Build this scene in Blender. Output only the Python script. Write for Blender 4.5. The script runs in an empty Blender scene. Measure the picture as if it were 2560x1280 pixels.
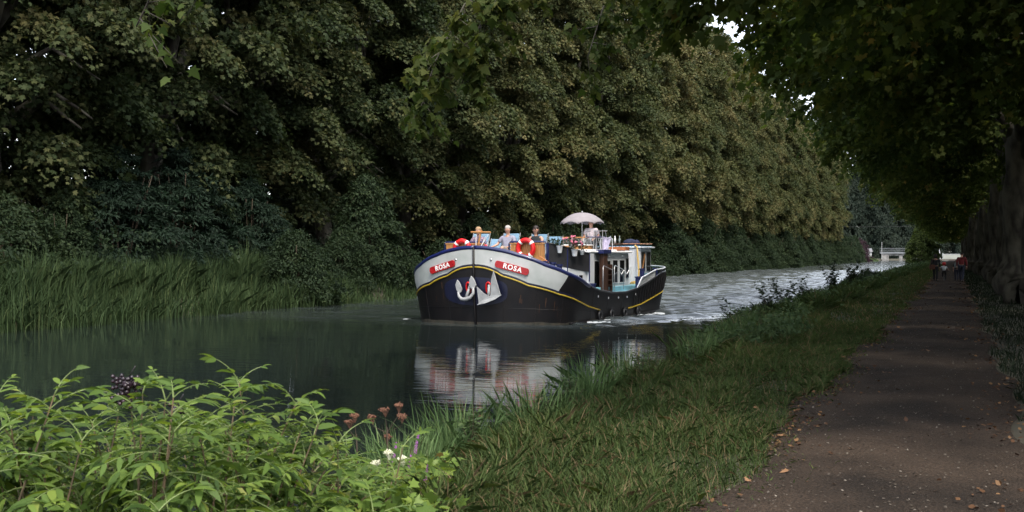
import bpy, bmesh, math, random
import numpy as np
from mathutils import Vector, Matrix
R = math.radians
SC = bpy.context.scene
COL = SC.collection

# ---------------------------------------------------------------- camera, sky, sun, exposure
EYE, WZ = 1.6, -0.45                      # eye height above the towpath, water level
THETA = math.atan(1105 / 2844)
cam_d = bpy.data.cameras.new('camera'); cam = bpy.data.objects.new('camera', cam_d); COL.objects.link(cam)
cam_d.lens = 40.0; cam_d.sensor_width = 36.0; cam_d.clip_end = 4000; cam_d.clip_start = 0.1
cam_d.lens = 36.0 * 2844 / 2560
cam.location = (0, 0, EYE); cam.rotation_euler = (R(90), 0, THETA); cam_d.shift_y = -2 / 2560
cam_d.dof.use_dof = True; cam_d.dof.focus_distance = 36.0; cam_d.dof.aperture_fstop = 8.0
SC.camera = cam
SUN_AZ, SUN_EL = R(138), R(56)            # azimuth from +Y towards +X: the sun stands behind the camera to the right
w = bpy.data.worlds.new('World'); SC.world = w; w.use_nodes = True
nt = w.node_tree; nt.nodes.clear()
sky = nt.nodes.new('ShaderNodeTexSky'); sky.sky_type = 'NISHITA'; sky.sun_disc = False
sky.sun_elevation = SUN_EL; sky.sun_rotation = SUN_AZ; sky.air_density = 1.0; sky.dust_density = 2.5; sky.ozone_density = 1.0
bg = nt.nodes.new('ShaderNodeBackground'); bg.inputs[1].default_value = 0.15
out = nt.nodes.new('ShaderNodeOutputWorld')
hz_ = nt.nodes.new('ShaderNodeHueSaturation'); hz_.inputs['Saturation'].default_value = .38; hz_.inputs['Value'].default_value = 1.45   # milky, hazy sky
nt.links.new(sky.outputs[0], hz_.inputs['Color']); nt.links.new(hz_.outputs[0], bg.inputs[0]); nt.links.new(bg.outputs[0], out.inputs[0])
sl = bpy.data.lights.new('sun', 'SUN'); sl.energy = 1.5; sl.angle = R(10.0); sl.color = (1.0, 0.90, 0.74)
so = bpy.data.objects.new('sun', sl); COL.objects.link(so)
sd = Vector((math.sin(SUN_AZ) * math.cos(SUN_EL), math.cos(SUN_AZ) * math.cos(SUN_EL), math.sin(SUN_EL)))
so.rotation_euler = sd.to_track_quat('Z', 'Y').to_euler(); so.location = (0, -40, 60)
SC.view_settings.view_transform = 'Standard'; SC.view_settings.look = 'None'
SC.view_settings.exposure = 1.35; SC.view_settings.gamma = 1.0; SC.view_settings.use_curve_mapping = False
SC.render.engine = 'CYCLES'
cy = SC.cycles; cy.use_denoising = True; cy.max_bounces = 5; cy.diffuse_bounces = 3; cy.glossy_bounces = 3
cy.transmission_bounces = 3; cy.transparent_max_bounces = 4; cy.sample_clamp_indirect = 4.0; cy.caustics_reflective = False; cy.caustics_refractive = False

# ---------------------------------------------------------------- materials
MATS = {}
def nm(m): return m.node_tree.nodes, m.node_tree.links
def mat(name, col, rough=0.6, metal=0.0, var=0.12, scale=8.0, bump=0.0, spec=0.5, coat=0.0, col2=None, stretch=None, edge=(.32, .68)):
    """principled surface, its colour broken up by noise in object space"""
    if name in MATS: return MATS[name]
    m = bpy.data.materials.new(name); m.use_nodes = True; N, L = nm(m)
    b = N['Principled BSDF']; b.inputs['Roughness'].default_value = rough; b.inputs['Metallic'].default_value = metal
    b.inputs['Specular IOR Level'].default_value = spec; b.inputs['Coat Weight'].default_value = coat
    tc = N.new('ShaderNodeTexCoord'); nz = N.new('ShaderNodeTexNoise'); nz.inputs['Scale'].default_value = scale; nz.inputs['Detail'].default_value = 6
    src = tc.outputs['Object']
    if stretch:
        mp = N.new('ShaderNodeMapping'); mp.inputs['Scale'].default_value = stretch; L.new(src, mp.inputs[0]); src = mp.outputs[0]
    L.new(src, nz.inputs[0])
    cr = N.new('ShaderNodeValToRGB'); e = cr.color_ramp.elements
    c2 = col2 if col2 else tuple(min(1, c * (1 + var)) for c in col)
    c1 = col if col2 else tuple(c * (1 - var) for c in col)
    e[0].position, e[1].position = edge; e[0].color = (*c1, 1); e[1].color = (*c2, 1)
    L.new(nz.outputs[0], cr.inputs[0]); L.new(cr.outputs[0], b.inputs['Base Color'])
    if bump:
        bp = N.new('ShaderNodeBump'); bp.inputs['Strength'].default_value = bump; bp.inputs['Distance'].default_value = .02
        L.new(nz.outputs[0], bp.inputs['Height']); L.new(bp.outputs[0], b.inputs['Normal'])
    MATS[name] = m; return m

def leaf_mat(name, stops, trans=0.35, rough=0.7, objvar=0.25, alb=.60):
    """leaf surface: the colour of each leaf comes from its own random number 'tint' and from the plant it grows on"""
    m = bpy.data.materials.new(name); m.use_nodes = True; N, L = nm(m); N.clear()
    o = N.new('ShaderNodeOutputMaterial'); d = N.new('ShaderNodeBsdfPrincipled'); t = N.new('ShaderNodeBsdfTranslucent'); mx = N.new('ShaderNodeMixShader')
    at = N.new('ShaderNodeAttribute'); at.attribute_name = 'tint'
    oi = N.new('ShaderNodeObjectInfo')
    ad = N.new('ShaderNodeMath'); ad.operation = 'MULTIPLY_ADD'; ad.inputs[1].default_value = objvar
    sb = N.new('ShaderNodeMath'); sb.operation = 'SUBTRACT'; sb.inputs[1].default_value = objvar / 2
    L.new(oi.outputs['Random'], ad.inputs[0]); L.new(at.outputs['Fac'], ad.inputs[2]); L.new(ad.outputs[0], sb.inputs[0])
    cr = N.new('ShaderNodeValToRGB'); els = cr.color_ramp.elements
    while len(els) < len(stops): els.new(.5)
    for e, (p, c) in zip(els, stops): e.position = p; e.color = (*(v * alb for v in c), 1)
    L.new(sb.outputs[0], cr.inputs[0])
    L.new(cr.outputs[0], d.inputs['Base Color']); d.inputs['Roughness'].default_value = rough; d.inputs['Specular IOR Level'].default_value = .18
    hs = N.new('ShaderNodeHueSaturation'); hs.inputs['Hue'].default_value = .485; hs.inputs['Saturation'].default_value = 1.15; hs.inputs['Value'].default_value = 1.2
    L.new(cr.outputs[0], hs.inputs['Color']); L.new(hs.outputs[0], t.inputs[0])
    mx.inputs[0].default_value = trans; L.new(d.outputs[0], mx.inputs[1]); L.new(t.outputs[0], mx.inputs[2]); L.new(mx.outputs[0], o.inputs[0])
    MATS[name] = m; return m

# ---------------------------------------------------------------- object helpers
def tag(o, label=None, cat=None, group=None, kind=None):
    if label: o['label'] = label
    if cat: o['category'] = cat
    if group: o['group'] = group
    if kind: o['kind'] = kind
    return o
def empty(name, loc=(0, 0, 0), rz=0, label=None, cat=None, group=None, parent=None):
    o = bpy.data.objects.new(name, None); COL.objects.link(o); o.location = loc; o.rotation_euler = (0, 0, rz); o.empty_display_size = .1
    if parent: o.parent = parent
    return tag(o, label, cat, group)
def link(name, me, parent=None, m=None):
    o = bpy.data.objects.new(name, me); COL.objects.link(o)
    if m is not None and len(me.materials) == 0: me.materials.append(m)
    if parent: o.parent = parent
    return o
def inst(name, src, parent=None, loc=(0, 0, 0), rz=0, sc=(1, 1, 1)):
    """another thing with its parts, sharing mesh data"""
    r = src.copy(); COL.objects.link(r); r.location = loc; r.rotation_euler = (0, 0, rz); r.scale = sc
    if parent: r.parent = parent
    for ch in src.children:
        c = ch.copy(); COL.objects.link(c); c.parent = r
        for g in ch.children:
            d = g.copy(); COL.objects.link(d); d.parent = c
    return r

class MB:
    def __init__(s): s.v = []; s.f = []; s.sm = False
    def add(s, vs, fs):
        n = len(s.v); s.v += [tuple(v) for v in vs]; s.f += [tuple(n + i for i in f) for f in fs]; return s
    def box(s, c, size, rz=0, M=None):
        x, y, z = (d / 2 for d in size); pts = []
        for dx, dy, dz in ((-x,-y,-z),(x,-y,-z),(x,y,-z),(-x,y,-z),(-x,-y,z),(x,-y,z),(x,y,z),(-x,y,z)):
            p = Vector((dx, dy, dz))
            if M is not None: p = M @ p
            if rz: p = Matrix.Rotation(rz, 3, 'Z') @ p
            pts.append(p + Vector(c))
        return s.add(pts, [(0,3,2,1),(4,5,6,7),(0,1,5,4),(1,2,6,5),(2,3,7,6),(3,0,4,7)])
    def b2(s, lo, hi): return s.box([(a + b) / 2 for a, b in zip(lo, hi)], [b - a for a, b in zip(lo, hi)])
    def tube(s, pts, r, n=8, closed=False, cap=True):
        pts = [Vector(p) for p in pts]; k = len(pts); rs = r if isinstance(r, (list, tuple)) else [r] * k
        vs = []; up0 = None
        for i, p in enumerate(pts):
            a = pts[(i - 1) % k] if (i or closed) else p; b = pts[(i + 1) % k] if (i < k - 1 or closed) else p
            t = (b - a); t = t.normalized() if t.length > 1e-9 else Vector((0, 0, 1))
            if up0 is None: up0 = t.orthogonal().normalized()
            u = (up0 - t * up0.dot(t)); u = u.normalized() if u.length > 1e-6 else t.orthogonal().normalized(); up0 = u
            w_ = t.cross(u)
            for j in range(n):
                an = 2 * math.pi * j / n; vs.append(p + (u * math.cos(an) + w_ * math.sin(an)) * rs[i])
        fs = []
        for i in range(k if closed else k - 1):
            for j in range(n):
                a = i * n + j; b = i * n + (j + 1) % n; c = ((i + 1) % k) * n + (j + 1) % n; d = ((i + 1) % k) * n + j
                fs.append((a, b, c, d))
        if cap and not closed: fs.append(tuple(range(n - 1, -1, -1))); fs.append(tuple((k - 1) * n + j for j in range(n)))
        return s.add(vs, fs)
    def lathe(s, prof, c=(0, 0, 0), n=16, M=None):
        vs = []; k = len(prof)
        for r, z in prof:
            for j in range(n):
                p = Vector((r * math.cos(2 * math.pi * j / n), r * math.sin(2 * math.pi * j / n), z))
                if M is not None: p = M @ p
                vs.append(p + Vector(c))
        fs = [(i * n + j, i * n + (j + 1) % n, (i + 1) * n + (j + 1) % n, (i + 1) * n + j) for i in range(k - 1) for j in range(n)]
        return s.add(vs, fs)
    def ball(s, c, r, n=8, sc=(1, 1, 1)):
        prof = [(max(1e-4, r * math.sin(math.pi * i / n)), -r * math.cos(math.pi * i / n)) for i in range(n + 1)]
        return s.lathe(prof, c, n + 2, Matrix.Diagonal(sc))
    def prism(s, poly, z0, z1):
        n = len(poly); vs = [(x, y, z0) for x, y in poly] + [(x, y, z1) for x, y in poly]
        return s.add(vs, [tuple(range(n - 1, -1, -1)), tuple(range(n, 2 * n))] + [(i, (i + 1) % n, n + (i + 1) % n, n + i) for i in range(n)])
    def wall(s, path, z0, z1, t):
        """thin wall along a plan polyline"""
        for (a, b) in zip(path[:-1], path[1:]):
            d = Vector((b[0] - a[0], b[1] - a[1])); nn = Vector((-d.y, d.x)).normalized() * t / 2
            s.prism([(a[0] + nn.x, a[1] + nn.y), (a[0] - nn.x, a[1] - nn.y), (b[0] - nn.x, b[1] - nn.y), (b[0] + nn.x, b[1] + nn.y)], z0, z1)
        return s
    def grid(s, P):
        """P[i][j] -> points, quads between"""
        a, b = len(P), len(P[0])
        return s.add([p for row in P for p in row], [(i * b + j, i * b + j + 1, (i + 1) * b + j + 1, (i + 1) * b + j) for i in range(a - 1) for j in range(b - 1)])
    def build(s, name, m, parent=None, smooth=False, bevel=0, M=None):
        me = bpy.data.meshes.new(name); vs = s.v if M is None else [M @ Vector(v) for v in s.v]
        me.from_pydata(vs, [], s.f); me.materials.append(m)
        bm = bmesh.new(); bm.from_mesh(me); bmesh.ops.recalc_face_normals(bm, faces=bm.faces); bm.to_mesh(me); bm.free()
        if smooth: me.polygons.foreach_set('use_smooth', [True] * len(me.polygons))
        o = link(name, me, parent)
        if bevel:
            bv = o.modifiers.new('bevel', 'BEVEL'); bv.width = bevel; bv.segments = 2; bv.limit_method = 'ANGLE'
        return o

def fast_mesh(name, V, nper, tint, m):
    """n-gons of nper vertices each, V is (k*nper,3)"""
    me = bpy.data.meshes.new(name); k = len(V) // nper
    me.vertices.add(len(V)); me.vertices.foreach_set('co', V.astype(np.float32).ravel())
    me.loops.add(k * nper); me.loops.foreach_set('vertex_index', np.arange(k * nper, dtype=np.int32))
    me.polygons.add(k); me.polygons.foreach_set('loop_start', np.arange(0, k * nper, nper, dtype=np.int32))
    at = me.attributes.new('tint', 'FLOAT', 'FACE'); at.data.foreach_set('value', tint.astype(np.float32))
    me.update(calc_edges=True); me.materials.append(m); return me

# leaf outlines in (x across, y along), petiole at origin, length 1
def outline_plane():
    p = [(0,0),(.14,.06),(.42,-.02),(.30,.22),(.56,.42),(.26,.44),(.20,.62),(0,1),(-.20,.62),(-.26,.44),(-.56,.42),(-.30,.22),(-.42,-.02),(-.14,.06)]
    return np.array([(x, y, -.35 * x * x - .12 * y * y + .06 * math.sin(9 * x)) for x, y in p])
def outline_lobed():
    p = [(0,0),(.42,.08),(.28,.34),(.46,.60),(.14,.62),(0,1),(-.14,.62),(-.46,.60),(-.28,.34),(-.42,.08)]
    return np.array([(x, y, -.4 * x * x - .15 * y * y) for x, y in p])
def outline_oval():
    p = [(0,0),(.2,.25),(.23,.55),(0,1),(-.23,.55),(-.2,.25)]
    return np.array([(x, y, -.5 * x * x - .25 * y * y) for x, y in p])
def outline_diamond():
    return np.array([(0, 0, 0), (.34, .45, -.03), (0, 1, -.1), (-.34, .45, -.03)])

def leaves_at(P, D, Nn, size, outline):
    """P points, D tip directions, Nn normals (all k x 3) -> vertices"""
    D = D / np.linalg.norm(D, axis=1, keepdims=True)
    X = np.cross(D, Nn); X /= np.linalg.norm(X, axis=1, keepdims=True) + 1e-9
    Z = np.cross(X, D)
    o = outline[None, :, :] * size[:, None, None]
    V = P[:, None, :] + o[:, :, 0:1] * X[:, None, :] + o[:, :, 1:2] * D[:, None, :] + o[:, :, 2:3] * Z[:, None, :]
    return V.reshape(-1, 3)

def sprays(rng, C, O, rad, n, flat=.35, droop=.5, size=.2, jit=.6, svar=.3):
    """leaf sprays: centres C, outward directions O; each a flattened drooping pad of n leaves"""
    k = len(C); up = np.array([0, 0, 1.0])
    a = rng.normal(size=(k, n, 3)); a /= np.linalg.norm(a, axis=2, keepdims=True); a *= rng.random((k, n, 1)) ** .45
    a *= rad[:, None, None]
    nrm = O * .55 + up * .8; nrm /= np.linalg.norm(nrm, axis=1, keepdims=True)
    h = (a * nrm[:, None, :]).sum(2, keepdims=True)
    a = a - nrm[:, None, :] * h * (1 - flat)
    r = np.linalg.norm(a, axis=2, keepdims=True)
    a[:, :, 2:3] -= droop * r * r / rad[:, None, None]
    P = (C[:, None, :] + a).reshape(-1, 3)
    oo = np.repeat(O, n, axis=0)
    rad_dir = a.reshape(-1, 3) / (np.linalg.norm(a.reshape(-1, 3), axis=1, keepdims=True) + 1e-6)
    D = rad_dir * .6 + oo * .5 + rng.normal(size=P.shape) * jit * .8; D[:, 2] -= .45
    Nn = np.repeat(nrm, n, axis=0) + rng.normal(size=P.shape) * jit
    S = size * (1 + svar * rng.normal(size=len(P))).clip(.45, 1.6)
    ct = np.repeat(rng.normal(size=k) * .13, n)
    T = (.5 + ct + rng.normal(size=len(P)) * .16).clip(0, 1)
    return P, D, Nn, S, T

def trunk_mesh(rng, limbs, name, m, n=10):
    """limbs: list of (points, radii); wobbled tapering tubes in one mesh"""
    mb = MB()
    for pts, rs in limbs:
        fine = []; fr = []
        for i in range(len(pts) - 1):
            a, b = Vector(pts[i]), Vector(pts[i + 1])
            for q in range(3):
                t = q / 3; fine.append(a.lerp(b, t) + Vector(rng.normal(size=3) * rs[i] * .12)); fr.append((rs[i] * (1 - t) + rs[i + 1] * t) * (1 + .08 * rng.normal()))
        fine.append(Vector(pts[-1])); fr.append(rs[-1])
        mb.tube(fine, fr, n)
    me = bpy.data.meshes.new(name); me.from_pydata(mb.v, [], mb.f); me.materials.append(m)
    me.polygons.foreach_set('use_smooth', [True] * len(me.polygons)); return me

# plant materials: dry olive plane leaves, green shrubs, reeds, elder
M_PLANE = leaf_mat('plane_leaf', [(0, (.022, .040, .014)), (.35, (.046, .068, .023)), (.7, (.088, .102, .038)), (1, (.15, .14, .055))], .3)
M_PLANE2 = leaf_mat('plane_leaf_near', [(0, (.030, .055, .015)), (.5, (.062, .092, .024)), (.85, (.11, .135, .035)), (1, (.18, .15, .045))], .58, alb=1.05)
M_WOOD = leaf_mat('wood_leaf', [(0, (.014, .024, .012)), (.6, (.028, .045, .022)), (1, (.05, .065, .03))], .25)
M_SHRUB = leaf_mat('shrub_leaf', [(0, (.014, .029, .012)), (.5, (.028, .052, .022)), (1, (.065, .095, .038))], .3)
M_FAR = leaf_mat('far_leaf', [(0, (.015, .028, .02)), (.5, (.028, .045, .032)), (1, (.05, .065, .042))], .25)
M_GOLD = leaf_mat('gold_leaf', [(0, (.05, .085, .02)), (1, (.11, .15, .04))], .4)
M_COPPER = leaf_mat('copper_leaf', [(0, (.035, .018, .025)), (1, (.075, .035, .05))], .25)
M_REED = leaf_mat('reed_leaf', [(0, (.040, .072, .030)), (.5, (.075, .12, .048)), (.9, (.12, .16, .065)), (1, (.20, .17, .10))], .35, alb=.8)
M_GRASS = leaf_mat('grass_blade', [(0, (.035, .065, .020)), (.5, (.07, .115, .034)), (.82, (.12, .165, .045)), (.9, (.2, .16, .08)), (1, (.3, .22, .12))], .35)
M_SEDGE = leaf_mat('sedge_blade', [(0, (.045, .085, .032)), (.5, (.09, .155, .055)), (.88, (.17, .24, .10)), (1, (.30, .24, .13))], .35, alb=.95)
M_ELDER = leaf_mat('elder_leaf', [(0, (.045, .085, .022)), (.35, (.115, .19, .045)), (.7, (.21, .30, .06)), (.93, (.32, .34, .09)), (1, (.26, .17, .07))], .46, .42, alb=.78)
M_BARK = mat('plane_bark', (.028, .023, .017), .9, scale=2.1, bump=1.0, col2=(.11, .10, .075), stretch=(1, 1, .5), edge=(.42, .60))
M_TWIG = mat('twig', (.05, .035, .02), .8, scale=12)

# ---------------------------------------------------------------- terrain
def sstep(a, b, x):
    t = np.clip((x - a) / (b - a), 0, 1); return t * t * (3 - 2 * t)
def near_edge(Y): return -4.6 - 1.0 * sstep(12, 34, Y) - .5 * sstep(40, 70, Y) + .25 * np.sin(Y * .35) + .15 * np.sin(Y * 1.1 + 1) - 5.0 * sstep(370, 400, Y)
def left_edge(Y): return -24.2 - 3.4 * sstep(44, 60, Y) + .35 * np.sin(Y * .3) + .2 * np.sin(Y * .83) + 3.5 * sstep(370, 400, Y)
def path_l(Y): return -1.5 + .10 * np.sin(Y * .9) + .07 * np.sin(Y * 2.3 + 1)
def path_r(Y): return .62 + .08 * np.sin(Y * .8 + 2) + .06 * np.sin(Y * 2.1)
def ground_z(X, Y):
    ne, le = near_edge(Y), left_edge(Y)
    z = np.zeros_like(X)
    right = .10 * sstep(1.5, 3, X) + .5 * sstep(4, 12, X) + 7 * sstep(24, 60, X) 
    nb = -.62 * (1 - sstep(0, .5, X - ne)) ; slope = -.34 * (1 - sstep(ne + .4, -2.7, X))
    z = right + slope + nb - 1.2 * (1 - sstep(-1.2, .05, X - ne))
    canal = -1.9
    d = le - X
    lz = np.where(d > 0, -.75 + .95 * sstep(0, 1.4, d) + .35 * sstep(2, 6, d) + 9 * sstep(26, 60, d), -1.9 + 1.15 * (1 - sstep(0, 1.5, -d)))
    z = np.where(X < (ne + le) / 2, lz, z)
    end = sstep(444, 448, Y)
    return z * (1 - end) + end * (.2 + 9 * sstep(500, 640, Y))
xs = np.unique(np.concatenate([np.linspace(-900, -90, 10), np.linspace(-90, -30, 25), np.linspace(-30, -22, 33), np.linspace(-22, -9, 8), np.linspace(-9, 3, 61), np.linspace(3, 30, 20), np.linspace(30, 80, 12), np.linspace(80, 900, 10)]))
ys = np.unique(np.concatenate([np.linspace(-400, -20, 10), np.linspace(-20, 80, 220), np.linspace(80, 440, 240), np.linspace(440, 700, 20), np.linspace(700, 2500, 8)]))
XX, YY = np.meshgrid(xs, ys, indexing='ij'); ZZ = ground_z(XX, YY)
rg = np.random.default_rng(1)
bumpz = .03 * np.sin(XX * 2.1 + np.sin(YY * 1.7)) * np.sin(YY * 1.3)
ZZ = ZZ + np.where((XX > -1.9) & (XX < 1.2), -.004, bumpz * np.clip(np.minimum(np.abs(XX + 1.9), 1), 0, 1))
a, b = XX.shape
V = np.stack([XX, YY, ZZ], -1).reshape(-1, 3)
me = bpy.data.meshes.new('ground'); I = (np.arange(a - 1)[:, None] * b + np.arange(b - 1)[None, :]).ravel()
F = np.stack([I, I + b, I + b + 1, I + 1], 1)
me.vertices.add(len(V)); me.vertices.foreach_set('co', V.astype(np.float32).ravel()); me.loops.add(F.size); me.loops.foreach_set('vertex_index', F.ravel().astype(np.int32))
me.polygons.add(len(F)); me.polygons.foreach_set('loop_start', np.arange(0, F.size, 4, dtype=np.int32)); me.update(calc_edges=True)
me.polygons.foreach_set('use_smooth', [True] * len(F))
M_GROUND = mat('verge_soil', (.022, .024, .011), .95, scale=1.4, bump=.6, col2=(.05, .04, .024))
tag(link('ground', me, None, M_GROUND), kind='structure')

# gravel towpath, a thin sheet
py = np.linspace(-12, 440, 1400); rows = []
for t in np.linspace(0, 1, 19):
    X = path_l(py) * (1 - t) + path_r(py) * t
    rows.append([(float(x), float(y), .006 + .022 * math.sin(math.pi * t) - .016 * math.exp(-((t - .27) / .07) ** 2) - .016 * math.exp(-((t - .73) / .07) ** 2) + .004 * math.sin(y * 3.1 + t * 9)) for x, y in zip(X, py)])
pm = bpy.data.materials.new('path_gravel'); pm.use_nodes = True; N, L = nm(pm); b_ = N['Principled BSDF']; b_.inputs['Roughness'].default_value = .95; b_.inputs['Specular IOR Level'].default_value = .2
tc = N.new('ShaderNodeTexCoord'); n1 = N.new('ShaderNodeTexNoise'); n1.inputs['Scale'].default_value = .7; n1.inputs['Detail'].default_value = 8
n2 = N.new('ShaderNodeTexVoronoi'); n2.inputs['Scale'].default_value = 42; n3 = N.new('ShaderNodeTexNoise'); n3.inputs['Scale'].default_value = 60; n3.inputs['Detail'].default_value = 3
for n_ in (n1, n2, n3): L.new(tc.outputs['Object'], n_.inputs['Vector'])
c1 = N.new('ShaderNodeValToRGB'); c1.color_ramp.elements[0].color = (.013, .0092, .0066, 1); c1.color_ramp.elements[1].color = (.044, .031, .022, 1); c1.color_ramp.elements[0].position = .35; c1.color_ramp.elements[1].position = .65
L.new(n1.outputs[0], c1.inputs[0])
c2 = N.new('ShaderNodeValToRGB'); c2.color_ramp.elements[0].color = (.45, .45, .45, 1); c2.color_ramp.elements[1].color = (1.5, 1.45, 1.4, 1); c2.color_ramp.elements[0].position = .3; c2.color_ramp.elements[1].position = .8
L.new(n3.outputs[0], c2.inputs[0])
mxx = N.new('ShaderNodeMix'); mxx.data_type = 'RGBA'; mxx.blend_type = 'MULTIPLY'; mxx.inputs[0].default_value = 1
L.new(c1.outputs[0], mxx.inputs[6]); L.new(c2.outputs[0], mxx.inputs[7]); L.new(mxx.outputs[2], b_.inputs['Base Color'])
bp = N.new('ShaderNodeBump'); bp.inputs['Strength'].default_value = .8; bp.inputs['Distance'].default_value = .02; L.new(n2.outputs['Distance'], bp.inputs['Height']); L.new(bp.outputs[0], b_.inputs['Normal'])
tag(MB().grid(rows).build('path', pm, smooth=True), kind='structure')

# ---------------------------------------------------------------- canal water
wm = bpy.data.materials.new('canal_water'); wm.use_nodes = True; N, L = nm(wm); b_ = N['Principled BSDF']
b_.inputs['Base Color'].default_value = (.014, .024, .018, 1); b_.inputs['Roughness'].default_value = .015; b_.inputs['IOR'].default_value = 1.33; b_.inputs['Specular IOR Level'].default_value = .5
geo = N.new('ShaderNodeNewGeometry'); sx = N.new('ShaderNodeSeparateXYZ'); L.new(geo.outputs['Position'], sx.inputs[0])
def mth(op, a, b=None, c=None, clamp=False):
    n = N.new('ShaderNodeMath'); n.operation = op; n.use_clamp = clamp
    for i, v in enumerate((a, b, c)):
        if v is None: continue
        if isinstance(v, (int, float)): n.inputs[i].default_value = v
        else: L.new(v, n.inputs[i])
    return n.outputs[0]
def wnoise(scale, sc, det=3, rot=-THETA):
    mp = N.new('ShaderNodeMapping'); mp.inputs['Rotation'].default_value = (0, 0, rot); mp.inputs['Scale'].default_value = sc
    n = N.new('ShaderNodeTexNoise'); n.inputs['Scale'].default_value = scale; n.inputs['Detail'].default_value = det; L.new(geo.outputs['Position'], mp.inputs[0]); L.new(mp.outputs[0], n.inputs[0]); return n.outputs[0]
# churned water behind the boat's wake line, calm water ahead of it
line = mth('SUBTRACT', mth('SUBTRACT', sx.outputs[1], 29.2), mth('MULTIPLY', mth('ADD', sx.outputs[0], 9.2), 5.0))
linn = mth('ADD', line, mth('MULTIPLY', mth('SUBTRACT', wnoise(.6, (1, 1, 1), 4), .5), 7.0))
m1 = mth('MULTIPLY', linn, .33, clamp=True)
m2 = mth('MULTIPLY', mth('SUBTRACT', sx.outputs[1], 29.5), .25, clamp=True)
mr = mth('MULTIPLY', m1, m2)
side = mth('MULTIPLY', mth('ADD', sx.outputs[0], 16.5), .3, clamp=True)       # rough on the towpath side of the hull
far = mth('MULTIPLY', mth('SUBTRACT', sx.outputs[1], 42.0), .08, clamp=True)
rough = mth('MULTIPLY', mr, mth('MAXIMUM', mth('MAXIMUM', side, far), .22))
calm_w = wnoise(1.0, (.9, 7.5, 1), 2); calm_l = wnoise(.35, (1, 2, 1), 2)
chop = wnoise(1.0, (1.6, 3.2, 1), 5); chop2 = wnoise(1.0, (.5, 1.0, 1), 3)
calm_amp = mth('MULTIPLY_ADD', mth('MULTIPLY', calm_l, calm_l), .015, -.0005)
h = mth('ADD', mth('MULTIPLY', calm_w, calm_amp), mth('MULTIPLY', rough, mth('ADD', mth('MULTIPLY', chop, .05), mth('MULTIPLY', chop2, .02))))
bp = N.new('ShaderNodeBump'); bp.inputs['Strength'].default_value = 1; bp.inputs['Distance'].default_value = 1; L.new(h, bp.inputs['Height']); L.new(bp.outputs[0], b_.inputs['Normal'])
bm_ = N.new('ShaderNodeMix'); bm_.data_type = 'RGBA'; bm_.inputs[6].default_value = (.012, .017, .0155, 1); bm_.inputs[7].default_value = (.10, .115, .12, 1)   # churned water made paler: bright sky reflection painted into the base colour
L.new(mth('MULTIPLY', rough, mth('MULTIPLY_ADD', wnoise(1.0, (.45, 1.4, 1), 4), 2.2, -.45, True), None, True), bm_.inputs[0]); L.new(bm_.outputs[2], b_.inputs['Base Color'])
L.new(mth('MULTIPLY_ADD', rough, .07, .012), b_.inputs['Roughness'])   # fine cat's-paw ripples
def axis(*segs):
    return np.unique(np.concatenate([np.arange(a, b, st) for a, b, st in segs]))
wx = axis((-30, -21, .5), (-21, -3, .13)); wy = axis((-60, 20, 4), (20, 28, .5), (28, 80, .14), (80, 160, .28), (150, 452, 2))
WX, WY = np.meshgrid(wx, wy, indexing='ij'); rng = np.random.default_rng(33); HZ = np.zeros_like(WX)
# churned water behind the boat: many short crests, steeper near the wake; calm water ahead of the wake line
lw = (WY - 29.2) - 5.0 * (WX + 9.2) + 1.2 * np.sin(WX * 2.2) + .8 * np.sin(WY * 1.4 + WX)
amp = np.clip(lw * .3, 0, 1) * np.clip((WY - 29.5) * .3, 0, 1) * np.maximum(np.clip((WX + 17) * .35, .22, 1), np.clip((WY - 42) * .08, 0, 1))
amp *= np.where(WY > 75, np.clip(1 - (WY - 75) / 260, .35, 1), 1)
for q in range(64):
    lam = .42 * (1.5 ** rng.uniform(0, 3.6)); th = rng.normal() * .28 + .05; kx, ky = math.sin(th) * 2 * math.pi / lam, math.cos(th) * 2 * math.pi / lam
    HZ += lam * .010 * np.sin(kx * WX + ky * WY + rng.uniform(0, 6.28)) * (1 if lam > .8 else .8)
# diverging wake crests on the towpath side
for q in range(5):
    d = (WY - 30.5 - q * 1.5) - 3.4 * (WX + 9.4); HZ += np.where((WX > -9.8) & (WX < -5.5), .035 * np.exp(-(d / .9) ** 2), 0) / np.maximum(amp, .3)
HZ *= amp
Vw = np.stack([WX, WY, WZ + HZ], -1).reshape(-1, 3); b2_ = len(wy); Iw = (np.arange(len(wx) - 1)[:, None] * b2_ + np.arange(b2_ - 1)[None, :]).ravel()
Fw = np.stack([Iw, Iw + b2_, Iw + b2_ + 1, Iw + 1], 1); me = bpy.data.meshes.new('water')
me.vertices.add(len(Vw)); me.vertices.foreach_set('co', Vw.astype(np.float32).ravel()); me.loops.add(Fw.size); me.loops.foreach_set('vertex_index', Fw.ravel().astype(np.int32))
me.polygons.add(len(Fw)); me.polygons.foreach_set('loop_start', np.arange(0, Fw.size, 4, dtype=np.int32)); me.update(calc_edges=True); me.polygons.foreach_set('use_smooth', [True] * len(Fw))
tag(link('water', me, None, wm), kind='structure')

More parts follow.
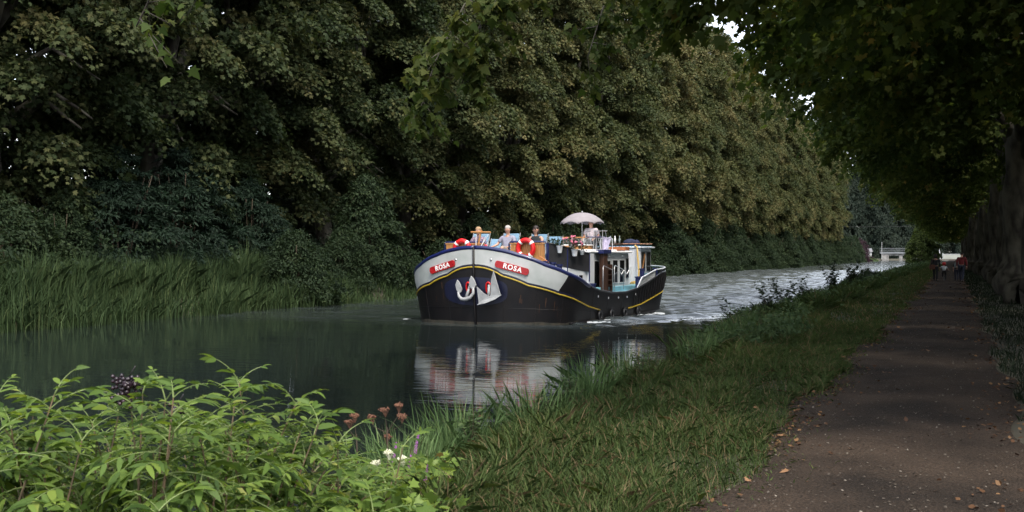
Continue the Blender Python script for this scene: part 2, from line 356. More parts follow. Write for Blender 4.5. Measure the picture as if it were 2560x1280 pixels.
# ---------------------------------------------------------------- big plane trees
def row_crown(seed, n_sp=800, n_lf=125, size=.175, low=1.0):
    """wall-like crown of a far-bank plane tree, denser on the canal side (+X) and towards -Y"""
    rng = np.random.default_rng(seed); B = []; tries = 0
    while len(B) < 105 and tries < 6000:          # boughs, spaced apart over the outside of the crown
        tries += 1; z = rng.uniform(3.4, 28.5); t = (z - 16.5) / 13.5
        ax = 5.3 * math.sqrt(max(.03, 1 - abs(t) ** 3.0)) * (.85 if z < 8 else 1); ay = 5.1 * math.sqrt(max(.03, 1 - abs(t) ** 3.0)); ph = rng.uniform(-math.pi, math.pi)
        if rng.random() > (.25 + .75 * (math.cos(ph + .35) > -.25)): continue
        if z < 9 and rng.random() > low * (.40 + .1 * (z - 3) + .25 * (math.cos(ph + .3) > .2)): continue
        k = rng.uniform(.80, 1.08); p = np.array([ax * k * math.cos(ph), ay * k * math.sin(ph), z])
        if any(((p - q[0]) ** 2 * np.array([1, 1, .55])).sum() < rng.uniform(1.15, 1.8) ** 2 for q in B): continue
        B.append((p, np.array([math.cos(ph), math.sin(ph), .15 + .6 * max(0, t)]), rng.uniform(.95, 2.1), rng.normal() * .12))
    C = []; O = []; TT = []
    for p, o, r, tn in B:                        # each bough: a drooping shelf of sprays, heavier on its outer and upper side
        o = o / np.linalg.norm(o)
        for q in range(int(6.5 * r)):
            v = rng.normal(size=3); v /= np.linalg.norm(v); v = v * .75 + o * .55 + np.array([0, 0, .35]); v /= np.linalg.norm(v); d = v * r * rng.uniform(.45, 1.0) * np.array([1, 1, .62]); d[2] -= .28 * (d[0] ** 2 + d[1] ** 2) / r
            C.append(p + d); O.append(o * .7 + v * .5); TT.append(tn)
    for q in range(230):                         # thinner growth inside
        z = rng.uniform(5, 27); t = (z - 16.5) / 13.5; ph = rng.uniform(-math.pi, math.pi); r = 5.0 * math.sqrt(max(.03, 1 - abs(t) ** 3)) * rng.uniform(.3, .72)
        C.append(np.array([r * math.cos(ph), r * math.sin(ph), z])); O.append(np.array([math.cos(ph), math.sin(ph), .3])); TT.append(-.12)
    C = np.array(C); O = np.array(O); O /= np.linalg.norm(O, axis=1, keepdims=True)
    rad = rng.uniform(.55, 1.05, len(C)); n_lf = int(n_lf * .92)
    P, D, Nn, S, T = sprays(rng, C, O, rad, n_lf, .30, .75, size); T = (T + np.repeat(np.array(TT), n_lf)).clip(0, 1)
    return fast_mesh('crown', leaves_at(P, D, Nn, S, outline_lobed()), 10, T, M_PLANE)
def row_trunk(seed):
    rng = np.random.default_rng(seed + 50); L_ = []
    top = rng.uniform(7, 9); le = rng.normal(size=2) * .3
    L_.append(([(0, 0, -.3), (0, 0, .5), (le[0] * .4, le[1] * .4, 4), (le[0], le[1], top)], [.78, .52, .42, .38]))
    for q in range(6):
        an = q * 1.05 + rng.uniform(-.3, .3); r1 = rng.uniform(1.5, 2.6); r2 = rng.uniform(3, 4.6); zz = rng.uniform(14, 25)
        L_.append(([(le[0], le[1], top - rng.uniform(.2, 2)), (r1 * math.cos(an), r1 * math.sin(an), top + 4), (r2 * math.cos(an), r2 * math.sin(an), zz)], [.26, .18, .05]))
    for q in range(5):
        an = rng.uniform(-1.4, 1.2); z0 = rng.uniform(4.5, 7.5); r2 = rng.uniform(2.6, 3.6)
        L_.append(([(le[0], le[1], z0), (1.8 * math.cos(an), 1.8 * math.sin(an), z0 + 1.6), (r2 * math.cos(an), r2 * math.sin(an), z0 + .6)], [.12, .09, .03]))
    return trunk_mesh(rng, L_, 'trunk', M_BARK)
def make_tree(name, crown, trunk, loc, rz, sc, label, cat, group, cname='crown'):
    t = empty(name, loc, rz, label, cat, group); t.scale = sc
    link(cname, crown, t); link('trunk', trunk, t); return t

ORD = ['first', 'second', 'third', 'fourth', 'fifth', 'sixth', 'seventh', 'eighth', 'ninth', 'tenth', 'eleventh', 'twelfth', 'thirteenth', 'fourteenth', 'fifteenth',
       'sixteenth', 'seventeenth', 'eighteenth', 'nineteenth', 'twentieth'] + ['twenty-' + s for s in 'first second third fourth fifth sixth seventh eighth ninth'.split()] + ['thirtieth'] + ['thirty-' + s for s in 'first second third fourth fifth sixth seventh eighth ninth'.split()]
rc = [row_crown(s) for s in (3, 4, 5)]; rc_open = [row_crown(6, low=.62), row_crown(7, low=.2)]; rt = [row_trunk(s) for s in (3, 4, 5)]
M_PLANE_Y = leaf_mat('plane_leaf_painted_sun', [(0, (.034, .052, .018)), (.35, (.072, .092, .032)), (.7, (.135, .138, .052)), (1, (.21, .18, .075))], .3)   # lighter, yellower copy of the leaf colour, painting in sunlight on this stretch
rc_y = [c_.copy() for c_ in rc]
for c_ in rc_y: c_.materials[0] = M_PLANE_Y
rng = np.random.default_rng(77)
y = 14.0; i = 0
while y < 292:
    k = i % 3; s = float(rng.uniform(.93, 1.06)); xo = -31.0 - (0 if y > 60 else .8) + float(rng.normal() * .4)
    nm_ = ORD[i] if i < len(ORD) else 'far'
    lab = f'tall olive green plane tree behind the far bank, {nm_} along its row from the reeds'
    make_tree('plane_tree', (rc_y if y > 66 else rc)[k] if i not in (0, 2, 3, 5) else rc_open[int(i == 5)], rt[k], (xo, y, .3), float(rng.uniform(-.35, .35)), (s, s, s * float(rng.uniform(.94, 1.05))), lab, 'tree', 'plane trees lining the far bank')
    y += 8.1 * float(rng.uniform(.92, 1.08)); i += 1

# near row along the towpath: dome over path and bank
def near_crown(seed, n_sp=560, n_lf=95, size=.19):
    rng = np.random.default_rng(seed); C = []; O = []
    while len(C) < n_sp:
        ph = rng.uniform(-math.pi, math.pi)
        if rng.random() < .72:      # lower canopy and hanging skirt on the water side
            r = rng.uniform(.25, 1.0) ** .6; rx = 8.3 if math.cos(ph) < 0 else 7.0
            x = rx * r * math.cos(ph); yy = 5.6 * r * math.sin(ph)
            zb = 7.6 - 1.6 * r ** 3 + .8 * math.sin(x * .9 + seed) * math.cos(yy * 1.1)
            if x < -3.8: zb = max(zb, 1.9 + .95 * -(x + 2.75))
            z = zb + rng.uniform(-.4, 3.2)
        else:
            zz = rng.uniform(9, 25); t = (zz - 10) / 15; r = math.sqrt(max(.03, 1 - abs(t) ** 2.2)) * rng.uniform(.85, 1.03)
            x = 6.0 * r * math.cos(ph); yy = 5.6 * r * math.sin(ph); z = zz
        C.append((x, yy, z)); o = np.array([x / 7, yy / 6, (z - 10) / 12 + .2]); O.append(o / (np.linalg.norm(o) + 1e-6))
    C = np.array(C); O = np.array(O); rad = rng.uniform(.55, 1.15, len(C))
    P, D, Nn, S, T = sprays(rng, C, O, rad, n_lf, .30, .5, size)
    return fast_mesh('crown', leaves_at(P, D, Nn, S, outline_lobed()), 10, T, M_PLANE2)
def near_trunk(seed):
    rng = np.random.default_rng(seed + 80); L_ = []
    L_.append(([(0, 0, -.2), (0, 0, .25), (.05, 0, 1.2), (-.05, .05, 4), (.0, 0, 6.8)], [1.15, .86, .62, .50, .45]))
    for q in range(7):
        an = q * .9 + rng.uniform(-.25, .25); r2 = rng.uniform(4, 6.6); z2 = rng.uniform(9, 14)
        L_.append(([(0, 0, 6.6 - rng.uniform(0, 1.6)), (1.6 * math.cos(an), 1.6 * math.sin(an), 8.4), (r2 * math.cos(an), r2 * math.sin(an), z2)], [.26, .18, .04]))
    L_.append(([(0, 0, 6.5), (.2, .1, 12), (0, .3, 21)], [.36, .24, .06]))
    return trunk_mesh(rng, L_, 'trunk', M_BARK, 14)
ncr = [near_crown(s) for s in (11, 12, 13)]; ntr = [near_trunk(s) for s in (11, 12, 13)]
NY = [13.0, 21.8, 30.5] + [40.0 + 8.6 * q for q in range(36)]
vis = 0
near_trees = []
for i, y in enumerate(NY):
    k = i % 3; s = float(rng.uniform(.95, 1.06))
    if y < 15: lab = 'towpath plane tree nearest the viewer, its trunk outside the picture'; g = 'plane trees shading the towpath'
    elif y < 39: lab = 'dark towpath plane tree with trunk out of view, ' + ('leafy branch hanging at the top centre' if y < 25 else 'canopy at the upper right'); g = 'plane trees shading the towpath'
    else:
        lab = f'dark plane tree right of the towpath, {ORD[vis]} trunk from the right edge'; vis += 1; g = 'plane trees shading the towpath'
    near_trees.append(make_tree('plane_tree', ncr[k], ntr[k], (2.6 + float(rng.normal() * .22), y, .05), float(rng.uniform(-.25, .25)), (s, s, s), lab, 'tree', g))

# ---------------------------------------------------------------- woodland masses behind the rows
def mass(name, label, seed, n, box, size, m, topfn):
    rng = np.random.default_rng(seed); (x0, x1), (y0, y1) = box
    C = np.stack([rng.uniform(x0, x1, n), rng.uniform(y0, y1, n), rng.random(n)], 1); C[:, 2] = ground_z(C[:, 0], C[:, 1]) + C[:, 2] * topfn(C[:, 0], C[:, 1])
    O = rng.normal(size=(n, 3)); O[:, 0] += 1.2 if x0 < -18 else -1.2; O /= np.linalg.norm(O, axis=1, keepdims=True)
    P, D, Nn, S, T = sprays(rng, C, O, rng.uniform(.9, 1.8, n), 34, .4, .4, size)
    o = link(name, fast_mesh(name, leaves_at(P, D, Nn, S, outline_diamond()), 4, T, m)); tag(o, label, 'woodland', kind='stuff'); return o
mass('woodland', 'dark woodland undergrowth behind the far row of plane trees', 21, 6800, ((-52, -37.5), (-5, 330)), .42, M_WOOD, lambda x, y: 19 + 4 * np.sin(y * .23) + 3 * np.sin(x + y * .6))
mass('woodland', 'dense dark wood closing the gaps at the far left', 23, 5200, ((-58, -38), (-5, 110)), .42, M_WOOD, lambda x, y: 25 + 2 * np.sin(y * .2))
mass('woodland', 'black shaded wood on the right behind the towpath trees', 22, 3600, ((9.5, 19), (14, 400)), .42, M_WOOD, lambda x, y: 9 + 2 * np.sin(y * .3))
# ================================================================ VEGETATION NEAR THE WATER
def blades(rng, P, h, wd, lean, bend, curl=.3):
    """bent grass blades, one 7-gon each: P k x 3, h k, wd k, lean k x 2 unit, bend k"""
    k = len(P); t = np.array([0, .4, .75, 1, .75, .4, 0]); sd_ = np.array([-1, -1, -1, 0, 1, 1, 1]) * np.array([.7, 1, .65, 0, .65, 1, .7])
    H = h[:, None]; B = bend[:, None]
    zz = H * (t - .45 * B * t ** 2.2); out = H * B * t ** 2 * .85
    perp = np.stack([-lean[:, 1], lean[:, 0]], 1); tw = rng.uniform(-1, 1, k)
    px_ = perp * np.cos(tw)[:, None] + lean * np.sin(tw)[:, None]
    V = np.zeros((k, 7, 3))
    V[:, :, 0] = P[:, 0:1] + lean[:, 0:1] * out + px_[:, 0:1] * wd[:, None] * sd_
    V[:, :, 1] = P[:, 1:2] + lean[:, 1:2] * out + px_[:, 1:2] * wd[:, None] * sd_
    V[:, :, 2] = P[:, 2:3] + zz
    return V.reshape(-1, 3)
def unit(rng, k):
    a = rng.uniform(0, 2 * np.pi, k); return np.stack([np.cos(a), np.sin(a)], 1)
def gz(x, y): return float(ground_z(np.array([float(x)]), np.array([float(y)]))[0])

# ---- reeds and tall grass on the far bank (uncountable)
rng = np.random.default_rng(5); k = 110000
Y = rng.uniform(10, 60, k); u = rng.random(k) ** .8
X = left_edge(Y) + .75 - u * 4.0
dens = (np.sin(Y * .9 + X) + np.sin(X * 2.1 + Y * .37) + 2.6) / 4.6
keep = (rng.random(k) < dens) & ((Y < 42) | (rng.random(k) < .45)); X, Y, u = X[keep], Y[keep], u[keep]; k = len(X)
Z = np.maximum(ground_z(X, Y), WZ - .1); tall = np.where(Y < 43, 1.0, .55) * (.9 + .08 * np.sin(Y * .45 + X * .6) + .05 * np.sin(Y * 1.7))
h = (1.05 + .55 * np.minimum(u * 2.2, 1)) * tall * rng.uniform(.45, 1.2, k) * (1 + .18 * np.sin(X * 3 + Y * 2.1) * np.sin(Y * .7))
V = blades(rng, np.stack([X, Y, Z], 1), h, rng.uniform(.008, .017, k), unit(rng, k) + np.array([.15, -.1]), rng.uniform(.05, .8, k))
tag(link('reeds', fast_mesh('reeds', V, 7, (rng.normal(.40, .17, k) + .16 * np.sin(X * 1.9 + Y * .8) * np.sin(Y * 1.1) + np.where(rng.random(k) < .07, .5, 0)).clip(0, 1), M_REED)), 'tall green reeds and rank grass filling the far bank on the left', 'reeds', kind='stuff')
# ---- rank herbs all along the rest of the far bank
k = 42000; Y = 58 + 340 * rng.random(k) ** 1.5; X = left_edge(Y) + .7 - rng.random(k) * 4.2
Z = np.maximum(ground_z(X, Y), WZ - .05); sc_ = 1 + Y / 220
V = blades(rng, np.stack([X, Y, Z], 1), rng.uniform(.5, 1.5, k), rng.uniform(.014, .03, k) * sc_, unit(rng, k), rng.uniform(.1, .9, k))
tag(link('bank_grass', fast_mesh('bank_grass', V, 7, rng.normal(.42, .18, k).clip(0, .95), M_REED)), 'rank grass along the far bank beyond the boat', 'grass', kind='stuff')
# ---- leafy undergrowth hiding the trunk bases on the far bank
rng = np.random.default_rng(91); n = 1500
Y = 8 + 390 * rng.random(n) ** 1.25; X = left_edge(Y) - 1.5 - rng.random(n) * 7; Z = ground_z(X, Y) + rng.random(n) ** 1.5 * 2.2
O = rng.normal(size=(n, 3)); O[:, 0] += 1.2; O[:, 2] += .4; O /= np.linalg.norm(O, axis=1, keepdims=True)
P, D, Nn, S, T = sprays(rng, np.stack([X, Y, Z], 1), O, rng.uniform(.5, 1.1, n), 60, .4, .4, .15)
tag(link('undergrowth', fast_mesh('undergrowth', leaves_at(P, D, Nn, S, outline_diamond()), 4, T * .8, M_SHRUB)), 'low brambles and nettles under the far row of planes', 'undergrowth', kind='stuff')

# ---- shrubs
def shrub_mesh(seed, w_, h_, n_sp, n_lf, size, m, cone=.5, flat=.35, oln=None, droop=.4):
    rng = np.random.default_rng(seed); C = []; O = []
    while len(C) < n_sp:
        z = rng.random(); ph = rng.uniform(-math.pi, math.pi)
        r = (1 - z ** (1.6 + cone)) ** .6 if z < 1 else 0
        r *= (1 + .16 * math.sin(3 * ph + seed) + .12 * math.sin(5 * ph + 7 * z + seed))
        rr = r * (rng.uniform(.45, .85) if rng.random() < .3 else rng.uniform(.85, 1.08))
        C.append((w_ / 2 * rr * math.cos(ph), w_ / 2 * rr * math.sin(ph), .12 + z * h_ * (1 + .12 * math.sin(4 * ph + seed)))); O.append((math.cos(ph), math.sin(ph), .3 + z))
    C = np.array(C); O = np.array(O); O /= np.linalg.norm(O, axis=1, keepdims=True)
    rad = rng.uniform(.22, .5, n_sp) * (w_ / 2.6) ** .5
    P, D, Nn, S, T = sprays(rng, C, O, rad, n_lf, flat, droop, size, .55)
    oln = outline_oval() if oln is None else oln
    return fast_mesh('foliage', leaves_at(P, D, Nn, S, oln), len(oln), T, m)
def shrub_stems(seed, w_, h_):
    rng = np.random.default_rng(seed); L_ = []
    for q in range(7):
        an = rng.uniform(0, 6.28); r = w_ * .32 * rng.random()
        L_.append(([(.08 * math.cos(an), .08 * math.sin(an), -.2), (r * .5 * math.cos(an), r * .5 * math.sin(an), h_ * .45), (r * math.cos(an), r * math.sin(an), h_ * .92)], [.085, .035, .012]))
    return trunk_mesh(rng, L_, 'stems', M_TWIG, 6)
narrow = outline_oval() * np.array([.6, 1, 1])
M_FEATH = leaf_mat('feathery_leaf', [(0, (.010, .023, .013)), (.6, (.019, .040, .023)), (1, (.036, .066, .038))], .3)
SH = {}
for key, a_ in dict(round=(31, 3.2, 2.4, 210, 70, .10, M_SHRUB, .2), cone=(32, 3.6, 4.0, 300, 70, .12, M_SHRUB, -.3), low=(33, 3.4, 1.8, 170, 70, .10, M_SHRUB, .3),
                   feather=(34, 4.4, 4.3, 260, 80, .16, M_FEATH, .2, .12, narrow, .25), tall=(35, 6.4, 6.6, 420, 80, .17, M_SHRUB, -.2), tall2=(36, 6.0, 5.4, 380, 80, .17, M_SHRUB, .3),
                   gold=(37, 5.0, 5.0, 300, 70, .2, M_GOLD, .3), copper=(38, 7.0, 7.0, 300, 70, .22, M_COPPER, .3)).items():
    SH[key] = (shrub_mesh(*a_), shrub_stems(a_[0], a_[1], a_[2]))
def shrub(key, x, y, s, label, group=None, name='shrub', rz=None, cat='shrub', sz=1.0):
    t = empty(name, (x, y, gz(x, y) - .05), (x * 7 + y * 3) % 6.28 if rz is None else rz, label, cat, group); t.scale = (s, s, s * sz)
    link('foliage', SH[key][0], t); link('stems', SH[key][1], t); return t
G1 = 'shrubs under the trees on the left'
shrub('round', -24.9, 39.8, 1.05, 'round dark shrub at the waterline where the reeds end', G1)
shrub('cone', -26.4, 48.5, 1.15, 'tall pointed shrub left of the boat, tallest there on the bank', G1)
shrub('round', -26.0, 45.8, .95, 'rounded shrub on the waterline just left of the tall pointed one', G1)
shrub('low', -26.2, 51.5, 1.15, 'low spreading shrub on the waterline just right of the tall pointed one', G1)
shrub('low', -27.0, 55.0, 1.1, 'low shrub touching the left edge of the boat', G1)
shrub('feather', -28.6, 33.6, 1.05, 'dark feathery bush behind the reeds, left one of the feathery three', G1)
shrub('feather', -28.7, 37.4, 1.12, 'dark feathery bush behind the reeds, middle one of the feathery three', G1)
shrub('feather', -28.2, 41.4, .92, 'dark feathery bush behind the reeds, right one of the feathery three', G1)
shrub('round', -27.9, 27.6, 1.15, 'dark rounded shrub behind the reeds at the left edge', G1)
shrub('cone', -28.0, 30.2, .72, 'small pointed shrub behind the reeds near the left edge', G1)
shrub('round', -27.6, 60.2, 1.25, 'shrub behind the bow just left of the lifebuoys', G1)
shrub('cone', -28.0, 66.5, 1.05, 'pointed shrub rising behind the people on the bow', G1)
shrub('cone', -28.0, 73.5, .95, 'pointed shrub behind the man in the middle deck chair', G1)
shrub('tall2', -28.5, 81.5, .9, 'broad shrub behind the flower pots of the boat', G1)
shrub('tall2', -28.8, 90.0, .85, 'broad shrub behind the parasol of the boat', G1)
shrub('low', -27.2, 101.0, 1.5, 'low pale shrub right behind the stern of the boat', G1)
shrub('low', -27.2, 107.0, 1.5, 'second low pale shrub beyond the stern of the boat', G1)
rng = np.random.default_rng(8); y = 114.0; i = 0
while y < 345:
    key = ('tall', 'tall2')[int(rng.random() < .45)]; s = float(rng.uniform(.78, 1.08))
    lab = f'leafy bank shrub on the far waterline, {ORD[i]} beyond the low pale ones' if y < 170 else 'distant leafy shrub in the far line above the bright water'
    shrub(key, -27.6 + float(rng.normal() * .5), y, s, lab, 'shrubs standing along the far waterline', rz=float(rng.uniform(0, 6)), sz=float(rng.uniform(.85, 1.1)))
    y += float(rng.uniform(5.2, 7.5)); i += 1
shrub('copper', -27.5, 372, 1.0, 'purple leaved tree at the far end of the row', None, 'copper_beech', cat='tree')

# ---- grass on the near verge (short) and weeds on the near bank (tall)
def verge(name, label, seed, k, yr, powr, xfun, hr, wr, bendr, tintmu, m, ypow=1.0):
    rng = np.random.default_rng(seed); Y = yr[0] + (yr[1] - yr[0]) * rng.random(k) ** powr
    X = xfun(rng, Y); n_ = (np.sin(X * 3.1 + Y * 1.3) + np.sin(X * 1.2 - Y * 2.2) + np.sin(Y * .6 + X * 5)) / 3
    keep = rng.random(k) < (.72 + .4 * n_); X, Y, n_ = X[keep], Y[keep], n_[keep]; k = len(X)
    Z = np.maximum(ground_z(X, Y), WZ - .05) - .01; g = 1 + np.maximum(Y - 12, 0) / 40
    h = rng.uniform(*hr, k) * (1 + .35 * n_); T = rng.normal(tintmu, .16, k) + .1 * n_
    dry = rng.random(k) < .10; T = np.where(dry, rng.uniform(.86, 1, k), T).clip(0, 1)
    V = blades(rng, np.stack([X, Y, Z], 1), h, rng.uniform(*wr, k) * g, unit(rng, k), rng.uniform(*bendr, k))
    return tag(link(name, fast_mesh(name, V, 7, T, m)), label, 'grass', kind='stuff')
verge('verge_grass', 'short green grass of the verge between towpath and bank', 41, 115000, (3.6, 26), 1.3, lambda r, Y: near_edge(Y) + 1.0 + (path_l(Y) - near_edge(Y) - .98) * r.random(len(Y)) ** .8, (.06, .24), (.0014, .0034), (.2, 1.2), .42, M_GRASS)
verge('verge_grass', 'distant short grass of the verge beside the towpath', 42, 75000, (22, 210), 2.0, lambda r, Y: near_edge(Y) + 1.2 + (path_l(Y) - near_edge(Y) - 1.15) * r.random(len(Y)), (.07, .2), (.0025, .006), (.2, 1.1), .40, M_GRASS)
verge('bank_grass', 'long rank grass hanging over the water from the near bank', 43, 90000, (5.5, 40), 1.4, lambda r, Y: near_edge(Y) + .12 + 1.4 * r.random(len(Y)) ** 1.3, (.10, .42), (.0025, .006), (.3, 1.2), .5, M_GRASS)
verge('bank_grass', 'knee-high grass between the short verge and the bank edge', 47, 60000, (5.5, 45), 1.5, lambda r, Y: near_edge(Y) + .9 + 1.7 * r.random(len(Y)), (.10, .30), (.002, .0045), (.3, 1.1), .5, M_GRASS)
verge('bank_grass', 'distant long grass on the near bank', 44, 60000, (32, 330), 1.9, lambda r, Y: near_edge(Y) + .1 + 2.2 * r.random(len(Y)) ** 1.1, (.3, .7), (.005, .011), (.3, 1.1), .52, M_GRASS)
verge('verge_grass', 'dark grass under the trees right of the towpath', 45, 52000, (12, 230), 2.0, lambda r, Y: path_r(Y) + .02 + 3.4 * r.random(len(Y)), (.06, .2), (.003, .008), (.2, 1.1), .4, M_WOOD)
verge('towpath_weeds', 'sparse tufts of grass on the ragged towpath edge', 46, 3800, (4.5, 60), 1.4, lambda r, Y: path_l(Y) + np.abs(r.normal(size=len(Y))) * .16, (.03, .09), (.003, .006), (.3, 1.3), .55, M_GRASS)

# ---- broadleaf weeds through the bank grass
rng = np.random.default_rng(61); n = 1300; Y = 20 + 180 * rng.random(n) ** 1.5; X = near_edge(Y) + .3 + rng.random(n) * 1.8; Z = ground_z(X, Y) + rng.random(n) ** 2 * .5
O = rng.normal(size=(n, 3)) + np.array([0, 0, 1.0]); O /= np.linalg.norm(O, axis=1, keepdims=True)
P, D, Nn, S, T = sprays(rng, np.stack([X, Y, Z], 1), O, rng.uniform(.12, .34, n) * (1 + Y / 70), 30, .5, .3, .065)
S = S * np.repeat(1 + Y / 60, 30)
tag(link('bank_weeds', fast_mesh('bank_weeds', leaves_at(P, D, Nn, S, outline_oval()), 6, T, M_REED)), 'leafy weeds growing through the grass of the near bank', 'weeds', kind='stuff')

# ---- willowherb-like stalks standing out of the bank against the bright water
def stalk_plant(name, x, y, h_, n_st, seed, label, spread=.35, leaf=.07, m=None, group=None):
    rng = np.random.default_rng(seed); h_ *= 1.12; leaf *= 1.25; t = empty(name, (x, y, gz(x, y)), 0, label, 'plant', group); L_ = []; P = []; D = []
    for q in range(n_st):
        an = rng.uniform(0, 6.28); r = spread * rng.uniform(.2, 1); hh = h_ * rng.uniform(.6, 1)
        p0, p1, p2 = (0, 0, 0), (r * .3 * math.cos(an), r * .3 * math.sin(an), hh * .6), (r * math.cos(an), r * math.sin(an), hh)
        L_.append(([p0, p1, p2], [.006, .005, .002]))
        for e in range(16):
            f = .25 + .75 * e / 15; a_ = Vector(p1).lerp(Vector(p2), (f - .6) / .4) if f > .6 else Vector(p0).lerp(Vector(p1), f / .6)
            aa = rng.uniform(0, 6.28); br = rng.uniform(.0, .09) * (1.2 - f)
            for g in range(3):
                ab = aa + rng.uniform(-1, 1); P.append((a_.x + br * math.cos(aa) + rng.normal() * .015, a_.y + br * math.sin(aa) + rng.normal() * .015, a_.z + rng.normal() * .02)); D.append((math.cos(ab), math.sin(ab), rng.uniform(-.2, .6)))
    P = np.array(P); D = np.array(D); k = len(P)
    link('stem', trunk_mesh(rng, L_, 'stem', M_TWIG, 5), t)
    link('foliage', fast_mesh('foliage', leaves_at(P, D, np.array([0, 0, 1.]) + rng.normal(size=(k, 3)) * .4, rng.uniform(.6, 1.2, k) * leaf, outline_oval()), 6, rng.uniform(.2, .8, k), m or M_SHRUB), t); return t
G2 = 'leafy stalks standing above the near bank'
for q, (x, y, h_, n_, lb) in enumerate([(-5.35, 29.6, 1.05, 6, 'leafy stalk plant in front of the bright water, nearest of the tall ones'), (-4.9, 32.2, 1.1, 7, 'leafy stalk plant in front of the bright water, second of the tall ones'),
        (-5.6, 26.5, .95, 4, 'thin leafy stalks on the bank just right of the stern reflection'), (-5.2, 38.0, 1.2, 9, 'bushy stalk plant on the near bank, middle of the bright water'),
        (-5.4, 44.0, 1.35, 10, 'bushy stalk plant on the near bank beyond the middle of the bright water'), (-5.0, 52.0, 1.5, 12, 'tall bushy stalks on the near bank towards the bridge'), (-5.0, 62.0, 1.7, 14, 'dark bushy stalks on the near bank below the bridge')]):
    stalk_plant('stalk_plant', x, y, h_, n_, 100 + q, lb, .35 + .02 * n_, .075 + .001 * y, None, G2)
shrub('low', -5.0, 74, .55, 'low bush on the near bank just left of the walking family', None)
shrub('low', -5.2, 66, .45, 'small bush on the near bank left of the walkers', None)

rng = np.random.default_rng(404)
for q in range(12):
    y = 9.5 + q * 1.75 + float(rng.uniform(-.4, .4)); x = float(near_edge(np.array([y]))[0]) + .45 + float(rng.uniform(0, .7))
    stalk_plant('weed_stalks', x, y, float(rng.uniform(.42, .68)), int(rng.integers(4, 8)), 300 + q, f'ragged leafy weed in the bank grass below the boat, {ORD[q]} from the elder bush', .22, .055, M_REED, 'leafy weeds in the long grass of the near bank')
# loose stones on the towpath
n = 5200; Y = 5 + 40 * rng.random(n) ** 1.8; u = rng.random(n); X = path_l(Y) * (1 - u) + path_r(Y) * u; D = rng.normal(size=(n, 3)) * np.array([1, 1, .2])
tag(link('gravel', fast_mesh('gravel', leaves_at(np.stack([X, Y, .022 + .014 * np.sin(np.pi * u)], 1), D, np.array([0, 0, 1.]) + rng.normal(size=(n, 3)) * .25, rng.uniform(.006, .020, n) * (1 + Y / 60), outline_oval() * np.array([2, 1, -.6])), 6, rng.random(n), leaf_mat('gravel_stone', [(0, (.05, .04, .03)), (.7, (.13, .11, .09)), (1, (.30, .27, .23))], .0))), 'loose small stones scattered on the towpath', 'gravel', kind='stuff')

# ---- arching sedge tussocks at the water's edge
def tussock(x, y, n, h_, seed, label, wd=.0055, tint=.7):
    n = int(n * 2.4); x = float(near_edge(np.array([y]))[0]) + .22 + abs(math.sin(seed * 1.7)) * .45
    rng = np.random.default_rng(seed); z = gz(x, y); P = np.stack([x + rng.normal(size=n) * .16, y + rng.normal(size=n) * .16, np.full(n, max(z, WZ) - .02)], 1)
    L_ = P[:, :2] - np.array([x, y]) + rng.normal(size=(n, 2)) * .15; L_ /= np.linalg.norm(L_, axis=1, keepdims=True)
    V = blades(rng, P, rng.uniform(.4, 1.1, n) * h_ * .88, rng.uniform(.6, 1.2, n) * wd, L_, rng.uniform(.1, .8, n))
    V -= np.tile(np.array([x, y, z]), (len(V), 1)); o = link('sedge_tussock', fast_mesh('sedge_tussock', V, 7, rng.normal(tint - .2, .2, n).clip(0, 1), M_SEDGE)); o.location = (x, y, z)
    return tag(o, label, 'sedge', 'sedge tussocks at the edge of the near bank')
tus = [(-3.75, 8.2, 150, .75, 'arching sedge tussock right of the elder bush, nearest to the viewer'), (-3.9, 9.6, 150, .85, 'arching sedge tussock below the reflection of the bow'), (-4.2, 11.2, 140, .85, 'sedge tussock below the reflected red lifebuoy'),
       (-4.1, 8.7, 120, .7, 'sedge tussock at the waterline between elder bush and reflection'), (-4.5, 13.6, 150, .9, 'sedge tussock in the middle of the near bank below the reflected cabin'), (-4.7, 16.4, 150, .95, 'tall sedge tussock in front of the reflected white cabin'),
       (-5.1, 19.6, 130, .9, 'sedge tussock right of the reflected cabin'), (-5.5, 23.5, 120, .9, 'sedge tussock below the wake of the boat'), (-3.3, 7.0, 110, .45, 'low bright sedge tussock beside the purple flowers')]
for q in range(11): tus.append((-5.35 - .02 * q + .15 * math.sin(q * 2.3), 21.5 + q * 2.3 + .6 * math.sin(q * 4.1), 90, .8 + .2 * math.sin(q * 1.9), f'ragged sedge tussock on the near bank edge, {ORD[q]} beyond the reflected cabin'))
for q, (x, y, n, h_, lb) in enumerate(tus): tussock(x, y, n, h_, 200 + q, lb)

